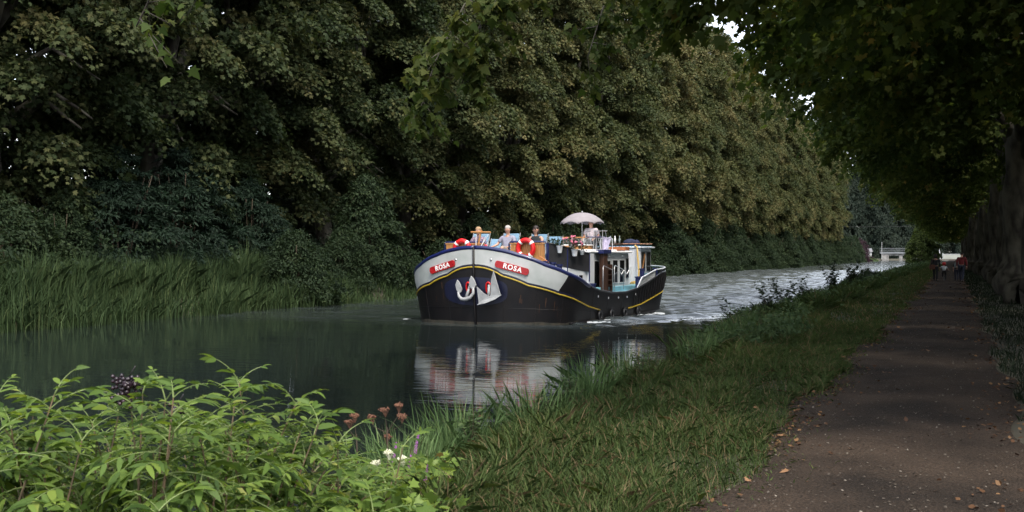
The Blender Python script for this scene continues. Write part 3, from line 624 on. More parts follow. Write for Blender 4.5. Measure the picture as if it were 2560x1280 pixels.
# ---- elder bush in the foreground
def compound(rng, base, dirn, up, length, pairs, lf, out_leaf, out_rach):
    """pinnate leaf: arching rachis, leaflets in pairs and one at the tip"""
    d = Vector(dirn).normalized(); sdv = d.cross(Vector(up)); sdv = sdv.normalized() if sdv.length > 1e-3 else Vector((1, 0, 0)); u = sdv.cross(d)
    pts = []
    for i in range(6):
        t = i / 5; pts.append(Vector(base) + d * length * t + u * length * (.22 * t - .38 * t * t))
    out_rach.append((pts, [.0032, .003, .0028, .0024, .002, .0012]))
    def at(t):
        f = t * 5; i = min(4, int(f)); return pts[i].lerp(pts[i + 1], f - i)
    for p in range(pairs):
        t = .32 + .62 * p / max(1, pairs - 1) if pairs > 1 else .6
        q = at(t); tg = (at(min(1, t + .05)) - at(t - .05)).normalized(); sz = lf * (.8 + .35 * math.sin(math.pi * (p + .8) / (pairs + .6))) * rng.uniform(.88, 1.12)
        for sgn in (-1, 1):
            dd = tg * (.62 + .14 * rng.normal()) + sdv * sgn * .85 + u * (-.15 + .22 * rng.normal()); out_leaf.append((q, dd, u + sdv * sgn * -.25 + Vector(rng.normal(size=3)) * .28, sz * rng.uniform(.8, 1.15)))
    tg = (pts[5] - pts[4]).normalized(); out_leaf.append((pts[5], tg - u * .1, u + Vector(rng.normal(size=3)) * .15, lf * 1.12 * rng.uniform(.9, 1.1)))
def outline_leaflet():
    p = [(0, 0, 0), (.13, .16, .02), (.20, .42, .035), (.15, .72, .02), (0, 1, -.10), (0, .5, -.03)]
    r_ = [(0, 0, 0), (.10, .14, .03), (.145, .36, .05), (.12, .66, .0), (.06, .88, -.09), (0, 1, -.17), (-.06, .88, -.09), (-.12, .66, .0), (-.145, .36, .05), (-.10, .14, .03)]
    return np.array(r_)
rng = np.random.default_rng(17)
# ragged top surface of the bush as a height field over its footprint: (x, y, top z)
HP = np.array([(-5.0, 4.1, .75), (-4.35, 4.2, 1.0), (-4.0, 4.3, 1.02), (-3.75, 4.45, .98), (-3.45, 4.5, 1.0), (-3.2, 4.2, 1.08), (-3.5, 5.07, 1.04), (-3.23, 5.2, .92), (-2.95, 5.0, .66), (-3.1, 5.9, .62), (-2.7, 5.3, .45), (-2.6, 4.6, .42), (-2.3, 4.9, .12), (-4.6, 5.5, .72), (-3.6, 6.4, .55), (-3.2, 6.6, .42), (-2.75, 6.2, .3), (-2.2, 4.3, .2), (-3.6, 3.4, .62), (-2.8, 3.7, .52), (-4.4, 3.2, .7), (-2.3, 5.6, .05), (-5.3, 5.0, .6)])
def topz(x, y):
    w_ = 1 / (((HP[:, 0] - x) ** 2 + (HP[:, 1] - y) ** 2) + .01) ** 1.6; return float((w_ * (HP[:, 2] - .20)).sum() / w_.sum())
leafs = []; rachs = []; stems = []
bx, by = -3.9, 4.9
def shoot(tip, base, pairs, size, gap=.075):
    """upright elder shoot with opposite pinnate leaves down its upper part"""
    ax = (tip - base).normalized(); a0 = rng.uniform(0, 6.28)
    for q in range(pairs):
        p = tip - ax * gap * q * rng.uniform(.85, 1.15); el_ = .95 - .30 * q + rng.normal() * .12
        for w_ in (0, math.pi):
            if rng.random() < .12: continue
            an = a0 + q * 1.57 + w_ + rng.normal() * .35; dv = Vector((math.cos(an), math.sin(an), max(-.25, el_))) + Vector((.22, .05, 0))
            compound(rng, p, dv, (0, 0, 1), size * rng.uniform(.13, .26) * (.75 + .13 * min(q, 3)), int(rng.integers(2, 6)), size * rng.uniform(.05, .11) * (.8 + .1 * min(q, 3)), leafs, rachs)
cnt = 0
while cnt < 175:
    x = rng.uniform(-5.9, -2.0); y = rng.uniform(2.9, 6.9); e = ((x + 3.8) / 2.0) ** 2 + ((y - 4.9) / 2.1) ** 2
    if e > 1 or x > -2.15 - (y - 3.5) * .32: continue
    z = topz(x, y) + .07 * math.sin(x * 6) * math.sin(y * 5) - .02 - rng.random() ** 1.8 * .5; g = max(gz(x, y), WZ)
    if z < g + .12: continue
    cnt += 1; tip = Vector((x, y, z)); root = Vector((bx + (x - bx) * .62 + rng.normal() * .12, by + (y - by) * .62 + rng.normal() * .12, max(gz(bx, by), -.3) - .05)); mid = tip.lerp(root, .45) + Vector((rng.normal() * .05, rng.normal() * .05, .05))
    if cnt % 4 == 0: stems.append(([root, mid, tip], [.012, .007, .0035]))
    else: stems.append(([tip.lerp(mid, .8), tip], [.005, .003]))
    shoot(tip, mid, int(rng.integers(4, 7)), 1.12)
for (x, y, z) in [(-3.22, 4.15, 1.02), (-3.38, 4.3, .98), (-3.55, 4.35, 1.0), (-3.5, 5.05, .98), (-3.42, 4.9, .92), (-4.03, 4.3, .98), (-4.3, 4.2, .94), (-3.7, 4.45, .9), (-3.25, 5.2, .86), (-3.05, 5.1, .78), (-4.6, 4.15, .88), (-3.02, 6.0, .52), (-3.9, 4.6, .86), (-4.45, 4.6, .84), (-3.6, 4.7, .82), (-4.1, 4.0, .82)]:
    tip = Vector((x, y, z - .05)); mid = tip + Vector((rng.normal() * .08 - .06, rng.normal() * .05, -.5)); stems.append(([mid, tip], [.007, .003])); shoot(tip, mid, 6, 1.08, .085)
ctr = Vector((bx, by, -.3)); el = empty('elder_bush', ctr, 0, 'bright green elder bush with pinnate leaves filling the lower left corner', 'bush')
P = np.array([tuple(l[0] - ctr) for l in leafs]); D = np.array([tuple(l[1]) for l in leafs]); Nn = np.array([tuple(l[2]) for l in leafs]); S = np.array([l[3] for l in leafs])
T = rng.normal(.45, .2, len(P)).clip(0, 1)
link('foliage', fast_mesh('foliage', leaves_at(P, D, Nn, S, outline_leaflet()), 10, T, M_ELDER), el)
mb = MB()
for pts, rs in rachs: mb.tube(pts, rs, 4, cap=False)
M_RACH = mat('rachis', (.12, .16, .05), .6); mb.build('leaf_stalks', M_RACH, el, M=Matrix.Translation(-ctr))
mb = MB()
for pts, rs in stems: mb.tube(pts, rs, 5)
M_STEM = mat('elder_stem', (.07, .055, .03), .8, col2=(.14, .09, .05)); mb.build('stems', M_STEM, el, M=Matrix.Translation(-ctr))
M_BERRY = mat('elderberry', (.008, .006, .010), .25, col2=(.03, .012, .02))
for (x, y, z, n, rr) in [(-3.70, 4.42, 1.0, 60, .042), (-3.71, 4.42, .93, 44, .034), (-4.42, 3.95, .98, 50, .045), (-3.52, 4.55, .86, 34, .026)]:
    mb = MB()
    for q in range(n):
        v = rng.normal(size=3) * np.array([rr, rr, rr * .8]) * .7; mb.ball((v[0], v[1], v[2] - .02), .0105, 5)
    mb.tube([(0, 0, 0), (.05, .0, .07)], .002, 4); mb.ball((0, 0, -.02), rr * .75, 8)
    mb.build('berry_cluster', M_BERRY, el, smooth=True, M=Matrix.Translation(Vector((x, y, z)) - ctr))
# rosette-leaved herb layer below the elder
rng = np.random.default_rng(19); n = 420; X = rng.uniform(-4.3, -2.4, n); Y = rng.uniform(4.6, 8.0, n); ok = X < -2.2 - (Y - 4.6) * .42; X, Y = X[ok], Y[ok]; n = len(X)
O = rng.normal(size=(n, 3)) * .5 + np.array([0, 0, 1.0]); O /= np.linalg.norm(O, axis=1, keepdims=True)
P, D, Nn, S, T = sprays(rng, np.stack([X, Y, ground_z(X, Y) + rng.uniform(.04, .34, n)], 1), O, rng.uniform(.08, .18, n), 9, .6, .2, .075)
tag(link('ground_cover', fast_mesh('ground_cover', leaves_at(P, D, Nn, S, outline_lobed() * np.array([.8, 1, 1])), 10, T, M_ELDER)), 'low leafy ground cover under and beside the elder bush', 'ground cover', kind='stuff')

# ---- dried umbels and purple loosestrife beside the elder
M_DRY = mat('dried_umbel', (.09, .035, .02), .9, col2=(.15, .07, .04), scale=30)
def umbel(x, y, top, heads, seed, label, m=M_DRY, br=.0052, rr=.036):
    rng = np.random.default_rng(seed); z0 = max(gz(x, y), WZ); t = empty('umbel_plant', (x, y, z0), 0, label, 'plant')
    st = MB(); st.tube([(0, 0, 0), (.02, 0, (top - z0) * .6), (0, .02, (top - z0) * .85)], [.006, .005, .004], 5)
    for (dx, dy, dz) in heads:
        c_ = Vector((dx, dy, top - z0 + dz)); st.tube([(0, .02, (top - z0) * .8), c_ + Vector((0, 0, -.06))], [.003, .002], 4); hd = MB()
        for q in range(16):
            a_ = rng.uniform(0, 6.28); r = rr * math.sqrt(rng.random()); e = c_ + Vector((r * math.cos(a_), r * math.sin(a_), .012 - r * r * 6)); hd.tube([c_ + Vector((0, 0, -.05)), e], .0011, 3, cap=False)
            for g in range(3): hd.ball(e + Vector(rng.normal(size=3) * .006), br, 4)
        hd.build('flower_head', m, t)
    st.build('stem', M_TWIG, t); return t
umbel(-3.76, 7.2, .50, [(0, 0, 0), (.09, .03, .03), (-.1, 0, -.06), (.13, .0, -.04), (-.02, .05, -.2)], 1, 'dried rust brown umbel flowers standing beside the elder bush')
umbel(-3.95, 7.1, .46, [(0, 0, 0), (-.05, .02, -.05)], 2, 'dried dark umbel with two heads at the elder bush, over the water')
M_CREAM = mat('cream_flower', (.5, .5, .36), .8); umbel(-3.42, 6.6, .31, [(0, 0, 0), (.1, 0, -.03), (-.12, .03, -.08)], 3, 'small cream umbel flowers among the purple spikes', M_CREAM, .005, .03)
M_PURP = mat('loosestrife_flower', (.30, .04, .36), .7, col2=(.45, .08, .5), scale=40)
def loosestrife(x, y, top, seed, label):
    rng = np.random.default_rng(seed); z0 = max(gz(x, y), WZ); t = empty('loosestrife', (x, y, z0), 0, label, 'flower', 'purple loosestrife beside the elder bush'); H = top - z0
    MB().tube([(0, 0, 0), (.01, 0, H * .7), (.04, .01, H)], [.005, .004, .002], 5).build('stem', M_RACH, t)
    mb = MB()
    for q in range(34):
        f = q / 33; a_ = q * 2.4; r = .009 * (1 - .6 * f); c_ = Vector((.02 + .025 * f + r * math.cos(a_), .008 * f + r * math.sin(a_), H - .13 + .14 * f)); mb.ball(c_, .0042, 4, (1, 1, .7))
    mb.build('flower_spike', M_PURP, t)
loosestrife(-3.50, 7.1, .36, 1, 'purple flower spike, tallest of the loosestrife beside the elder')
loosestrife(-3.14, 6.5, .28, 2, 'purple flower spike, rightmost of the loosestrife')
loosestrife(-3.62, 7.0, .30, 3, 'short purple flower spike left of the tallest one')
loosestrife(-3.46, 6.9, .24, 4, 'small purple flower spike just below the tallest one')

# ---- crumbled leaf litter along the path edges and on the verge
rng = np.random.default_rng(88); n = 9000; Y = 5 + 75 * rng.random(n) ** 2.2; e_ = rng.random(n)
X = np.where(e_ < .5, path_l(Y) + rng.normal(size=n) * .20, np.where(e_ < .75, path_r(Y) + rng.normal(size=n) * .22, np.where(e_ < .93, rng.uniform(-3.6, -1.2, n), rng.uniform(-1.5, .6, n))))
ok = (np.sin(Y * 1.7 + X * 2) + np.sin(Y * .6) + rng.normal(size=n) * .8) > -.4; X, Y = X[ok], Y[ok]; n = len(X); D = rng.normal(size=(n, 3)) * np.array([1, 1, .25])
tag(link('leaf_litter', fast_mesh('leaf_litter', leaves_at(np.stack([X, Y, ground_z(X, Y) + .018 + rng.random(n) * .02], 1), D, np.array([0, 0, 1.]) + rng.normal(size=(n, 3)) * .35, rng.uniform(.015, .045, n) * (1 + Y / 40), outline_oval() * np.array([1.6, 1, 1])), 6, rng.random(n), leaf_mat('litter_leaf', [(0, (.05, .025, .014)), (.6, (.12, .06, .03)), (1, (.26, .15, .07))], .1))), 'crumbled brown leaf litter along the towpath edges', 'leaf litter', kind='stuff')

# ---- fallen plane leaves
M_FALL = mat('fallen_leaf', (.11, .05, .022), .8, scale=9, col2=(.22, .12, .055)); rng = np.random.default_rng(9)
ol = outline_plane(); fl = bpy.data.meshes.new('fallen_leaf'); fl.from_pydata([(x, y - .45, .25 * abs(x) + .3 * (y - .45) ** 2 + z * .4) for x, y, z in ol], [], [tuple(range(14))]); fl.materials.append(M_FALL)
n = 0
while n < 46:
    y = 5.5 + 26 * rng.random() ** 1.6; x = rng.uniform(-3.6, .5) if rng.random() < .35 else rng.uniform(-2.6, -1.3)
    if x < -1.4 - (y > 9) * 2.6: continue
    o = link('fallen_leaf', fl); s = float(rng.uniform(.05, .085)); o.scale = (s, s, s); o.location = (x, y, gz(x, y) + (.025 if x > -1.5 else .06)); o.rotation_euler = (float(rng.uniform(-.5, .5)), float(rng.uniform(-.5, .5)), float(rng.uniform(0, 6)))
    tag(o, 'curled brown plane leaf ' + ('fallen on the gravel towpath' if x > -1.5 else 'fallen on the grass beside the towpath'), 'leaf', 'fallen plane leaves by the towpath'); n += 1

M_HANG = leaf_mat('hanging_leaf', [(0, (.05, .09, .02)), (.5, (.09, .14, .035)), (1, (.19, .21, .06))], .5)
# ---- leafy branches hanging into the picture from the towpath tree at Y = 21
def hanging_branch(tree, path, seed, n_tw=26, size=.19, dens=9):
    n_tw = int(n_tw * 1.3); dens = int(dens * 2.2)
    rng = np.random.default_rng(seed); inv = Matrix.Translation(Vector(tree.location)) @ Matrix.Rotation(tree.rotation_euler.z, 4, 'Z') @ Matrix.Diagonal((*tree.scale, 1)); inv = inv.inverted()
    pts = [Vector(p) for p in path]; L_ = [(pts, [.022 * (1 - i / len(pts)) + .006 for i in range(len(pts))])]; C = []; Dr = []
    for q in range(n_tw):
        f = (q + rng.random()) / n_tw * (len(pts) - 1); i = min(len(pts) - 2, int(f)); p = pts[i].lerp(pts[i + 1], f - i); an = rng.uniform(0, 6.28)
        e = p + Vector((math.cos(an) * .5, math.sin(an) * .5, rng.uniform(-.75, .1))) * rng.uniform(.4, 1.2); L_.append(([p, e], [.009, .003]))
        for g in range(dens): C.append(tuple(p.lerp(e, rng.uniform(.3, 1.05)) + Vector(rng.normal(size=3) * .07))); a2 = rng.uniform(0, 6.28); Dr.append((math.cos(a2) * .6, math.sin(a2) * .6, -.6))
    tm = trunk_mesh(rng, L_, 'branch', M_BARK, 6); tm.transform(inv); o = link('branch', tm, tree)
    C = np.array(C); k = len(C); V = leaves_at(C, np.array(Dr), rng.normal(size=(k, 3)) * .5 + np.array([0, 0, 1.]), rng.uniform(.6, 1.15, k) * size, outline_plane())
    V = V @ np.array(inv.to_3x3()).T + np.array(inv.translation); link('foliage', fast_mesh('foliage', V, 14, rng.normal(.5, .2, k).clip(0, 1), M_HANG), o)
T21 = near_trees[1]
hanging_branch(T21, [(1.5, 20.5, 7.6), (-3.0, 19.6, 7.7), (-6.6, 18.6, 6.9), (-8.0, 18.3, 6.0), (-8.5, 18.15, 5.0), (-8.75, 18.05, 4.1)], 1, 34, .2, 9)
hanging_branch(T21, [(-4.5, 19.4, 7.7), (-7.2, 18.6, 6.6), (-7.9, 18.4, 5.4), (-8.1, 18.4, 4.6)], 2, 24, .2, 8)
hanging_branch(T21, [(-2.0, 21.0, 7.9), (-5.2, 21.2, 7.2), (-6.3, 21.1, 6.4), (-6.6, 21.0, 5.4)], 3, 18, .2, 8)
hanging_branch(T21, [(-1.0, 22.5, 8.0), (-4.2, 23.5, 7.9), (-5.6, 23.6, 7.2), (-6.1, 23.5, 6.7)], 4, 20, .2, 8)
hanging_branch(near_trees[0], [(1.5, 10.5, 7.5), (-4.5, 11.3, 6.4), (-7.6, 11.4, 5.3), (-9.2, 11.4, 4.75), (-9.4, 11.4, 4.42)], 5, 16, .17, 3)

# ================================================================ FAR END: bridge, house, distant trees
M_STONE = mat('bridge_stone', (.10, .10, .095), .9, scale=1.2, col2=(.24, .23, .22), bump=.4); M_GREYM = mat('grey_rail', (.16, .17, .18), .5, metal=.2); M_WHITEP = mat('white_paint_far', (.38, .39, .39), .5)
br = empty('canal_bridge', (-18, 437, WZ), 0, 'small grey canal bridge with railing closing the far end of the water', 'bridge')
B_ = MB(); B_.b2((-6.5, -1.5, 0), (-4.2, 1.5, 2.6)); B_.b2((4.0, -1.5, 0), (7, 1.5, 2.6)); B_.b2((-.6, -1.3, 0), (.6, 1.3, 2.6)); B_.b2((-4.2, -1.2, 1.9), (4.0, 1.2, 2.6)); B_.build('pier', M_STONE, br, bevel=.05)
MB().b2((-7.2, -1.8, 2.6), (7.2, 1.8, 3.15)).build('deck', M_GREYM, br, bevel=.04)
B_ = MB(); B_.b2((-7.2, -1.76, 4.5), (7.2, -1.66, 4.62)); B_.b2((-7.2, -1.76, 3.8), (7.2, -1.70, 3.86)); [B_.b2((-7.2 + q * .4, -1.75, 3.15), (-7.14 + q * .4, -1.68, 4.5)) for q in range(37)]; B_.build('railing', M_GREYM, br)
bp_ = empty('barrier_post', (-12.3, 434.5, .1), 0, 'white post with a red flag shaped board at the right end of the bridge', 'sign')
MB().tube([(0, 0, 0), (0, 0, 4.9)], .07).build('post', M_WHITEP, bp_); MB().prism([(.1, -.02), (1.3, -.02), (1.3, .02), (.1, .02)], 3.6, 4.6).build('board', mat('signal_red', (.6, .03, .02), .4), bp_); MB().tube([(0, -.05, 4.9), (1.6, -.05, 3.5)], .06).build('arm', M_WHITEP, bp_)
lp = empty('lamp_post', (-24.5, 435, .1), 0, 'thin pale pole at the left end of the bridge', 'pole'); MB().tube([(0, 0, 0), (0, 0, 6.4)], [.08, .05]).build('pole', M_WHITEP, lp)
gp_ = empty('gate_post', (-4.8, 455, .2), 0, 'leaning white pole beside the path near the pale wall', 'pole'); MB().tube([(0, 0, 0), (-.4, 0, 4.6)], .16).build('pole', M_WHITEP, gp_); MB().tube([(.9, 0, 0), (.9, 0, 2.2)], .14).build('stub', M_WHITEP, gp_)
wl = empty('garden_wall', (-.4, 470, .2), 0, 'pale rendered wall crossing the far end of the towpath', 'wall'); MB().b2((-3.4, -.2, 0), (3.2, .2, 1.7)).build('panel', mat('pale_render', (.26, .27, .24), .9, scale=.8), wl); MB().b2((-3.5, -.28, 1.7), (3.3, .28, 1.86)).build('coping', M_WHITEP, wl)
hs = empty('small_house', (-31.6, 450, .2), .15, 'small white house with grey roof beyond the last bank shrubs', 'house')
MB().b2((-2.4, -2, 0), (2.4, 2, 2.7)).build('wall', M_WHITEP, hs); MB().add([(-2.8, -2.4, 2.65), (2.8, -2.4, 2.65), (2.8, 2.4, 2.65), (-2.8, 2.4, 2.65), (-2.6, 0, 4.0), (2.6, 0, 4.0)], [(0, 1, 5, 4), (2, 3, 4, 5), (1, 2, 5), (3, 0, 4), (0, 3, 2, 1)]).build('roof', mat('slate', (.12, .12, .13), .7), hs)
MB().b2((-.5, -2.06, .0), (.45, -2.0, 2.1)).build('door', mat('dark_door', (.02, .02, .02), .4), hs)
cb = MB(); cb.tube([(-60 + q * 9, 400 + .6 * q, 12.2 - 1.0 * math.sin(math.pi * q / 8)) for q in range(9)], .03, 4); tag(cb.build('overhead_cable', mat('cable', (.05, .05, .05), .6)), 'thin overhead cable strung across the canal before the bridge', 'cable')
FT = (shrub_mesh(71, 16, 15, 1100, 90, .42, M_FAR, .3), shrub_stems(71, 12, 12)); 
for q, (x, y, s, lb) in enumerate([(-62, 500, 1.5, 'leftmost'), (-48, 492, 1.35, 'second from the left'), (-36, 500, 1.2, 'third from the left'), (-24, 496, 1.05, 'fourth, above the bridge'), (-12, 500, 1.1, 'fifth, right of the bridge'), (0, 505, 1.2, 'sixth, behind the pale wall'), (13, 500, 1.3, 'rightmost')]):
    t = empty('distant_tree', (x, y, 0), q * 1.3, f'distant hazy broad tree at the end of the canal, {lb}', 'tree', 'distant trees closing the view'); t.scale = (s * 1.2, s, s * (2.1 if q < 4 else 1.6)); link('crown', FT[0], t); link('trunk', FT[1], t)
shrub('gold', -7.6, 300, 1.5, 'yellow green sunlit tree on the near bank right of the bridge', None, 'young_tree', cat='tree', sz=1.4)
shrub('tall', -8.8, 352, 1.1, 'pale green bush on the near bank under the yellow green tree', None)
# ================================================================ THE BARGE
BX, BY, BPH = -13.25, 31.0, R(4.8)
cpB, spB = math.cos(BPH), math.sin(BPH)
def bw(s, b, z=0.0): return Vector((BX + s * cpB + b * spB, BY - s * spB + b * cpB, WZ + z))
boat = empty('canal_barge', (BX, BY, WZ), -BPH, 'black and white barge with ROSA name boards and red lifebuoys coming along the canal', 'boat')
M_HULL = mat('hull_black', (.0035, .0035, .005), .5, scale=3.5, col2=(.008, .0065, .007), spec=.3, stretch=(1, 1, .3), bump=.12)
M_WHITE = mat('hull_white', (.31, .34, .33), .42, scale=1.4, col2=(.46, .47, .48), bump=.35)
M_NAVY = mat('navy_paint', (.010, .016, .085), .3, coat=.3); M_NAVYD = mat('navy_dark', (.006, .008, .028), .4)
M_YEL = mat('yellow_line', (.38, .27, .02), .5); M_RED = mat('lifebuoy_red', (.55, .010, .012), .38, scale=14, var=.15); M_REDB = mat('board_red', (.33, .008, .012), .4, scale=12)
M_LB = mat('deck_blue', (.20, .42, .50), .5, scale=2, var=.15); M_CABW = mat('cabin_white', (.60, .62, .65), .4, scale=1.4, var=.06); M_CABG = mat('cabin_grey', (.46, .48, .50), .45, scale=1.5, var=.08)
M_ROOF = mat('roof_white', (.80, .80, .80), .5, var=.05); M_TEAK = mat('teak', (.28, .12, .035), .45, scale=5, col2=(.46, .22, .07), stretch=(9, 9, .8)); M_DWOOD = mat('dark_wood', (.035, .014, .008), .4, scale=6, col2=(.07, .03, .015), stretch=(6, 6, .7))
M_CHAIR = mat('chair_fabric', (.16, .28, .40), .8, scale=30, var=.1); M_FRAME = mat('chair_frame', (.55, .56, .58), .3, metal=.7); M_SCREEN = mat('black_canvas', (.014, .014, .017), .75, scale=4, var=.4)
M_GSCREEN = mat('grey_canvas', (.05, .055, .065), .7, scale=4, var=.2); M_ANCH = mat('anchor_grey', (.28, .29, .30), .5, scale=7, var=.14, bump=.2); M_BLK = mat('black_metal', (.012, .012, .014), .35)
M_CHROME = mat('chrome', (.6, .6, .62), .2, metal=1); M_PARA = mat('parasol_cloth', (.235, .215, .235), .85, scale=6, var=.05); M_STEEL = mat('rail_white', (.6, .62, .65), .35)
gm = bpy.data.materials.new('window_glass'); gm.use_nodes = True; g_ = gm.node_tree.nodes['Principled BSDF']; g_.inputs['Base Color'].default_value = (.006, .007, .008, 1); g_.inputs['Roughness'].default_value = .06
cgm = bpy.data.materials.new('clear_screen'); cgm.use_nodes = True; g_ = cgm.node_tree.nodes['Principled BSDF']; g_.inputs['Base Color'].default_value = (.8, .85, .85, 1); g_.inputs['Roughness'].default_value = .05; g_.inputs['Transmission Weight'].default_value = .9; g_.inputs['IOR'].default_value = 1.1

HB, LBW, NBW, LT, LS = 2.83, 1.8, 2.3, 11.6, 3.0
plan = []
for i in range(25):
    x = HB * math.sin(math.pi / 2 * i / 24) ; x = min(x, HB * .99999) if i < 24 else HB; plan.append((x, LBW * (1 - max(0, 1 - (x / HB) ** NBW) ** (1 / NBW))))
for i in range(1, 20): plan.append((HB, LBW + (LT - LS - LBW) * i / 19))
for i in range(1, 19):
    t = math.sin(math.pi / 2 * i / 18); plan.append((HB * max(0, 1 - t ** 2.3) ** (1 / 2.3), LT - LS + LS * t))
PL = np.array(plan)
def interp(tb, b): return float(np.interp(b, [t[0] for t in tb], [t[1] for t in tb]))
RAILT = [(0, 2.27), (.03, 2.21), (.15, 2.05), (.48, 1.75), (.95, 1.50), (1.94, 1.15), (3.1, .95), (4.2, .85), (5.5, .83), (6.6, .93), (7.5, 1.1), (8.9, 1.42), (10, 1.48), (12, 1.52)]
STRT = [(0, 1.70), (.06, 1.43), (.25, 1.16), (.74, .91), (1.5, .67), (2.3, .49), (3.25, .35), (4.6, .27), (6.0, .29), (7.12, .38), (8.87, .67), (10, .82), (12, .9)]
def kz(z): return .925 + .075 * min(1, max(0, z / 1.25)) if z > 0 else .925 + .08 * z
def hp(side, u, z, off=0.0):
    """point on the hull at fractional plan index u, height z, pushed outward by off"""
    i = int(min(len(PL) - 1.001, max(0, u))); f = u - i; p = PL[i] * (1 - f) + PL[i + 1] * f; d = PL[min(len(PL) - 1, i + 1)] - PL[i]
    n = np.array([d[1], -d[0]]); n = n / (np.linalg.norm(n) + 1e-9)
    if u < .5: n = np.array([0.15, -1.0])
    k = kz(z); x = p[0] * k; b = p[1]
    b += (1 - k) * (1.6 if b < 2 else 0) * max(0, 1 - b / 2.0); b -= (1 - k) * 5 * max(0, (b - 8) / 3.6)
    x += n[0] * off; b += n[1] * off
    return (side * max(x, 0), b, z)
def ub(b): return float(np.interp(b, PL[:, 1], np.arange(len(PL))))
def ux(x): return float(np.interp(x, PL[:25, 0], np.arange(25)))
NU = len(PL)
def band(side, u0, u1, zlo, zhi, off, nv=2, n=None, u1lo=None):
    """skin strip between two height functions of b"""
    n = n or int(max(4, (u1 - u0) * 2)); rows = []
    for j in range(nv + 1):
        v = j / nv; ue = u1 if u1lo is None else u1lo * (1 - v) + u1 * v; r_ = []
        for i in range(n + 1):
            u = u0 + (ue - u0) * i / n; b = float(np.interp(u, np.arange(NU), PL[:, 1])); z = zlo(b) * (1 - v) + zhi(b) * v; r_.append(hp(side, u, z, off))
        rows.append(r_)
    return rows
railz = lambda b: interp(RAILT, b); strz = lambda b: interp(STRT, b)
mb = MB()
for sd_ in (-1, 1):
    mb.grid(band(sd_, 0, NU - 1, lambda b: -.7, railz, 0, 12))
    mb.grid(band(sd_, 0, NU - 1, lambda b: max(.5, railz(b) - .45), railz, -.06, 3))
    mb.grid([[hp(sd_, u, railz(float(np.interp(u, np.arange(NU), PL[:, 1]))), o) for u in np.linspace(0, NU - 1, 120)] for o in (0, -.06)])
mb.build('hull', M_HULL, boat, smooth=True)
mb = MB(); rows = []
for u in np.linspace(0, NU - 1, 110):
    b = float(np.interp(u, np.arange(NU), PL[:, 1])); z = max(.58, railz(b) - .42); x, bb, _ = hp(1, u, z, -.03); rows.append([(-x, bb, z), (0, bb, z + .02), (x, bb, z)])
mb.grid(rows).build('deck', M_LB, boat)
# stem bar, navy edge lines, white bow panels, yellow stripe
MB().tube([(0, .30, -.6), (0, .10, 0), (0, .02, .6), (0, -.03, 1.4), (0, -.04, 2.29)], [.035, .04, .038, .034, .03], 8).build('stem', M_HULL, boat, smooth=True)
for sd_ in (-1, 1):
    MB().grid(band(sd_, 0.1, ub(.97), lambda b: strz(b) + .085, lambda b: railz(b) - .05, .014, 4, 40, ub(.74))).build('bow_panel', M_WHITE, boat, smooth=True)
    MB().grid(band(sd_, 0, ub(1.5), lambda b: strz(b) + .02, lambda b: strz(b) + .09, .010, 1, 40)).build('navy_line', M_NAVYD, boat, smooth=True)
    for (b0, b1) in ((0, 3.3), (5.9, 9.6)):
        pts = [hp(sd_, u, strz(float(np.interp(u, np.arange(NU), PL[:, 1]))), .012) for u in np.linspace(ub(b0), ub(b1), 50)]
        MB().tube(pts, .024, 6).build('yellow_stripe', M_YEL, boat, smooth=True)
    pts = [Vector(hp(sd_, u, railz(float(np.interp(u, np.arange(NU), PL[:, 1]))) + .01, -.02)) for u in np.linspace(0, ub(2.2), 46)]
    MB().tube(pts, .062, 8).build('bow_rail', M_NAVY, boat, smooth=True)
    pts = [Vector(hp(sd_, u, railz(float(np.interp(u, np.arange(NU), PL[:, 1]))) + .005, -.02)) for u in np.linspace(ub(2.2), NU - 1, 60)]
    MB().tube(pts, .035, 6).build('side_rail', M_BLK, boat, smooth=True)
    pts = [Vector(hp(sd_, u, .02 + .05 * (b_ > 7), .04)) for u, b_ in [(u, float(np.interp(u, np.arange(NU), PL[:, 1]))) for u in np.linspace(ub(1.2), ub(10), 60)]]
    MB().tube(pts, .045, 6).build('rubbing_strake', M_HULL, boat, smooth=True)
    # dark blue painted patch round the anchors
    g = [[hp(sd_, ux(.02 + 1.05 * math.sin(math.pi / 2 * a / 14)), .98 + .42 * (v * 2 - 1) * math.cos(math.pi / 2 * a / 14.2) ** .6, .006) for a in range(15)] for v in (0, .25, .5, .75, 1)]
    MB().grid(g).build('anchor_patch', M_NAVYD, boat, smooth=True)
# plate seams, rust runs and the grimy waterline
for sd_ in (1, -1):
    for x in (.95, 1.9, 2.55):
        u = ux(x); b = float(np.interp(u, np.arange(NU), PL[:, 1])); MB().tube([hp(sd_, u, z, .002) for z in np.linspace(-.1, strz(b) - .03, 6)], .006, 5).build('plate_seam', M_HULL, boat)
    for b in (2.6, 3.9, 5.2, 6.5): MB().tube([hp(sd_, ub(b), z, .002) for z in np.linspace(-.1, railz(b) - .05, 6)], .006, 5).build('plate_seam', M_HULL, boat)
    MB().tube([hp(sd_, u, .45 * max(.4, 1 - float(np.interp(u, np.arange(NU), PL[:, 1])) / 6) + .05, .002) for u in np.linspace(0, ub(7), 60)], .006, 5).build('plate_seam', M_HULL, boat)
    MB().grid(band(sd_, 0, NU - 1, lambda b: -.2, lambda b: .07 + .02 * math.sin(b * 5) + .012 * math.sin(b * 17), .004, 2, 200)).build('waterline', mat('waterline_grime', (.020, .022, .016), .8, scale=8, col2=(.055, .045, .032)), boat, smooth=True)
rngr = np.random.default_rng(4)
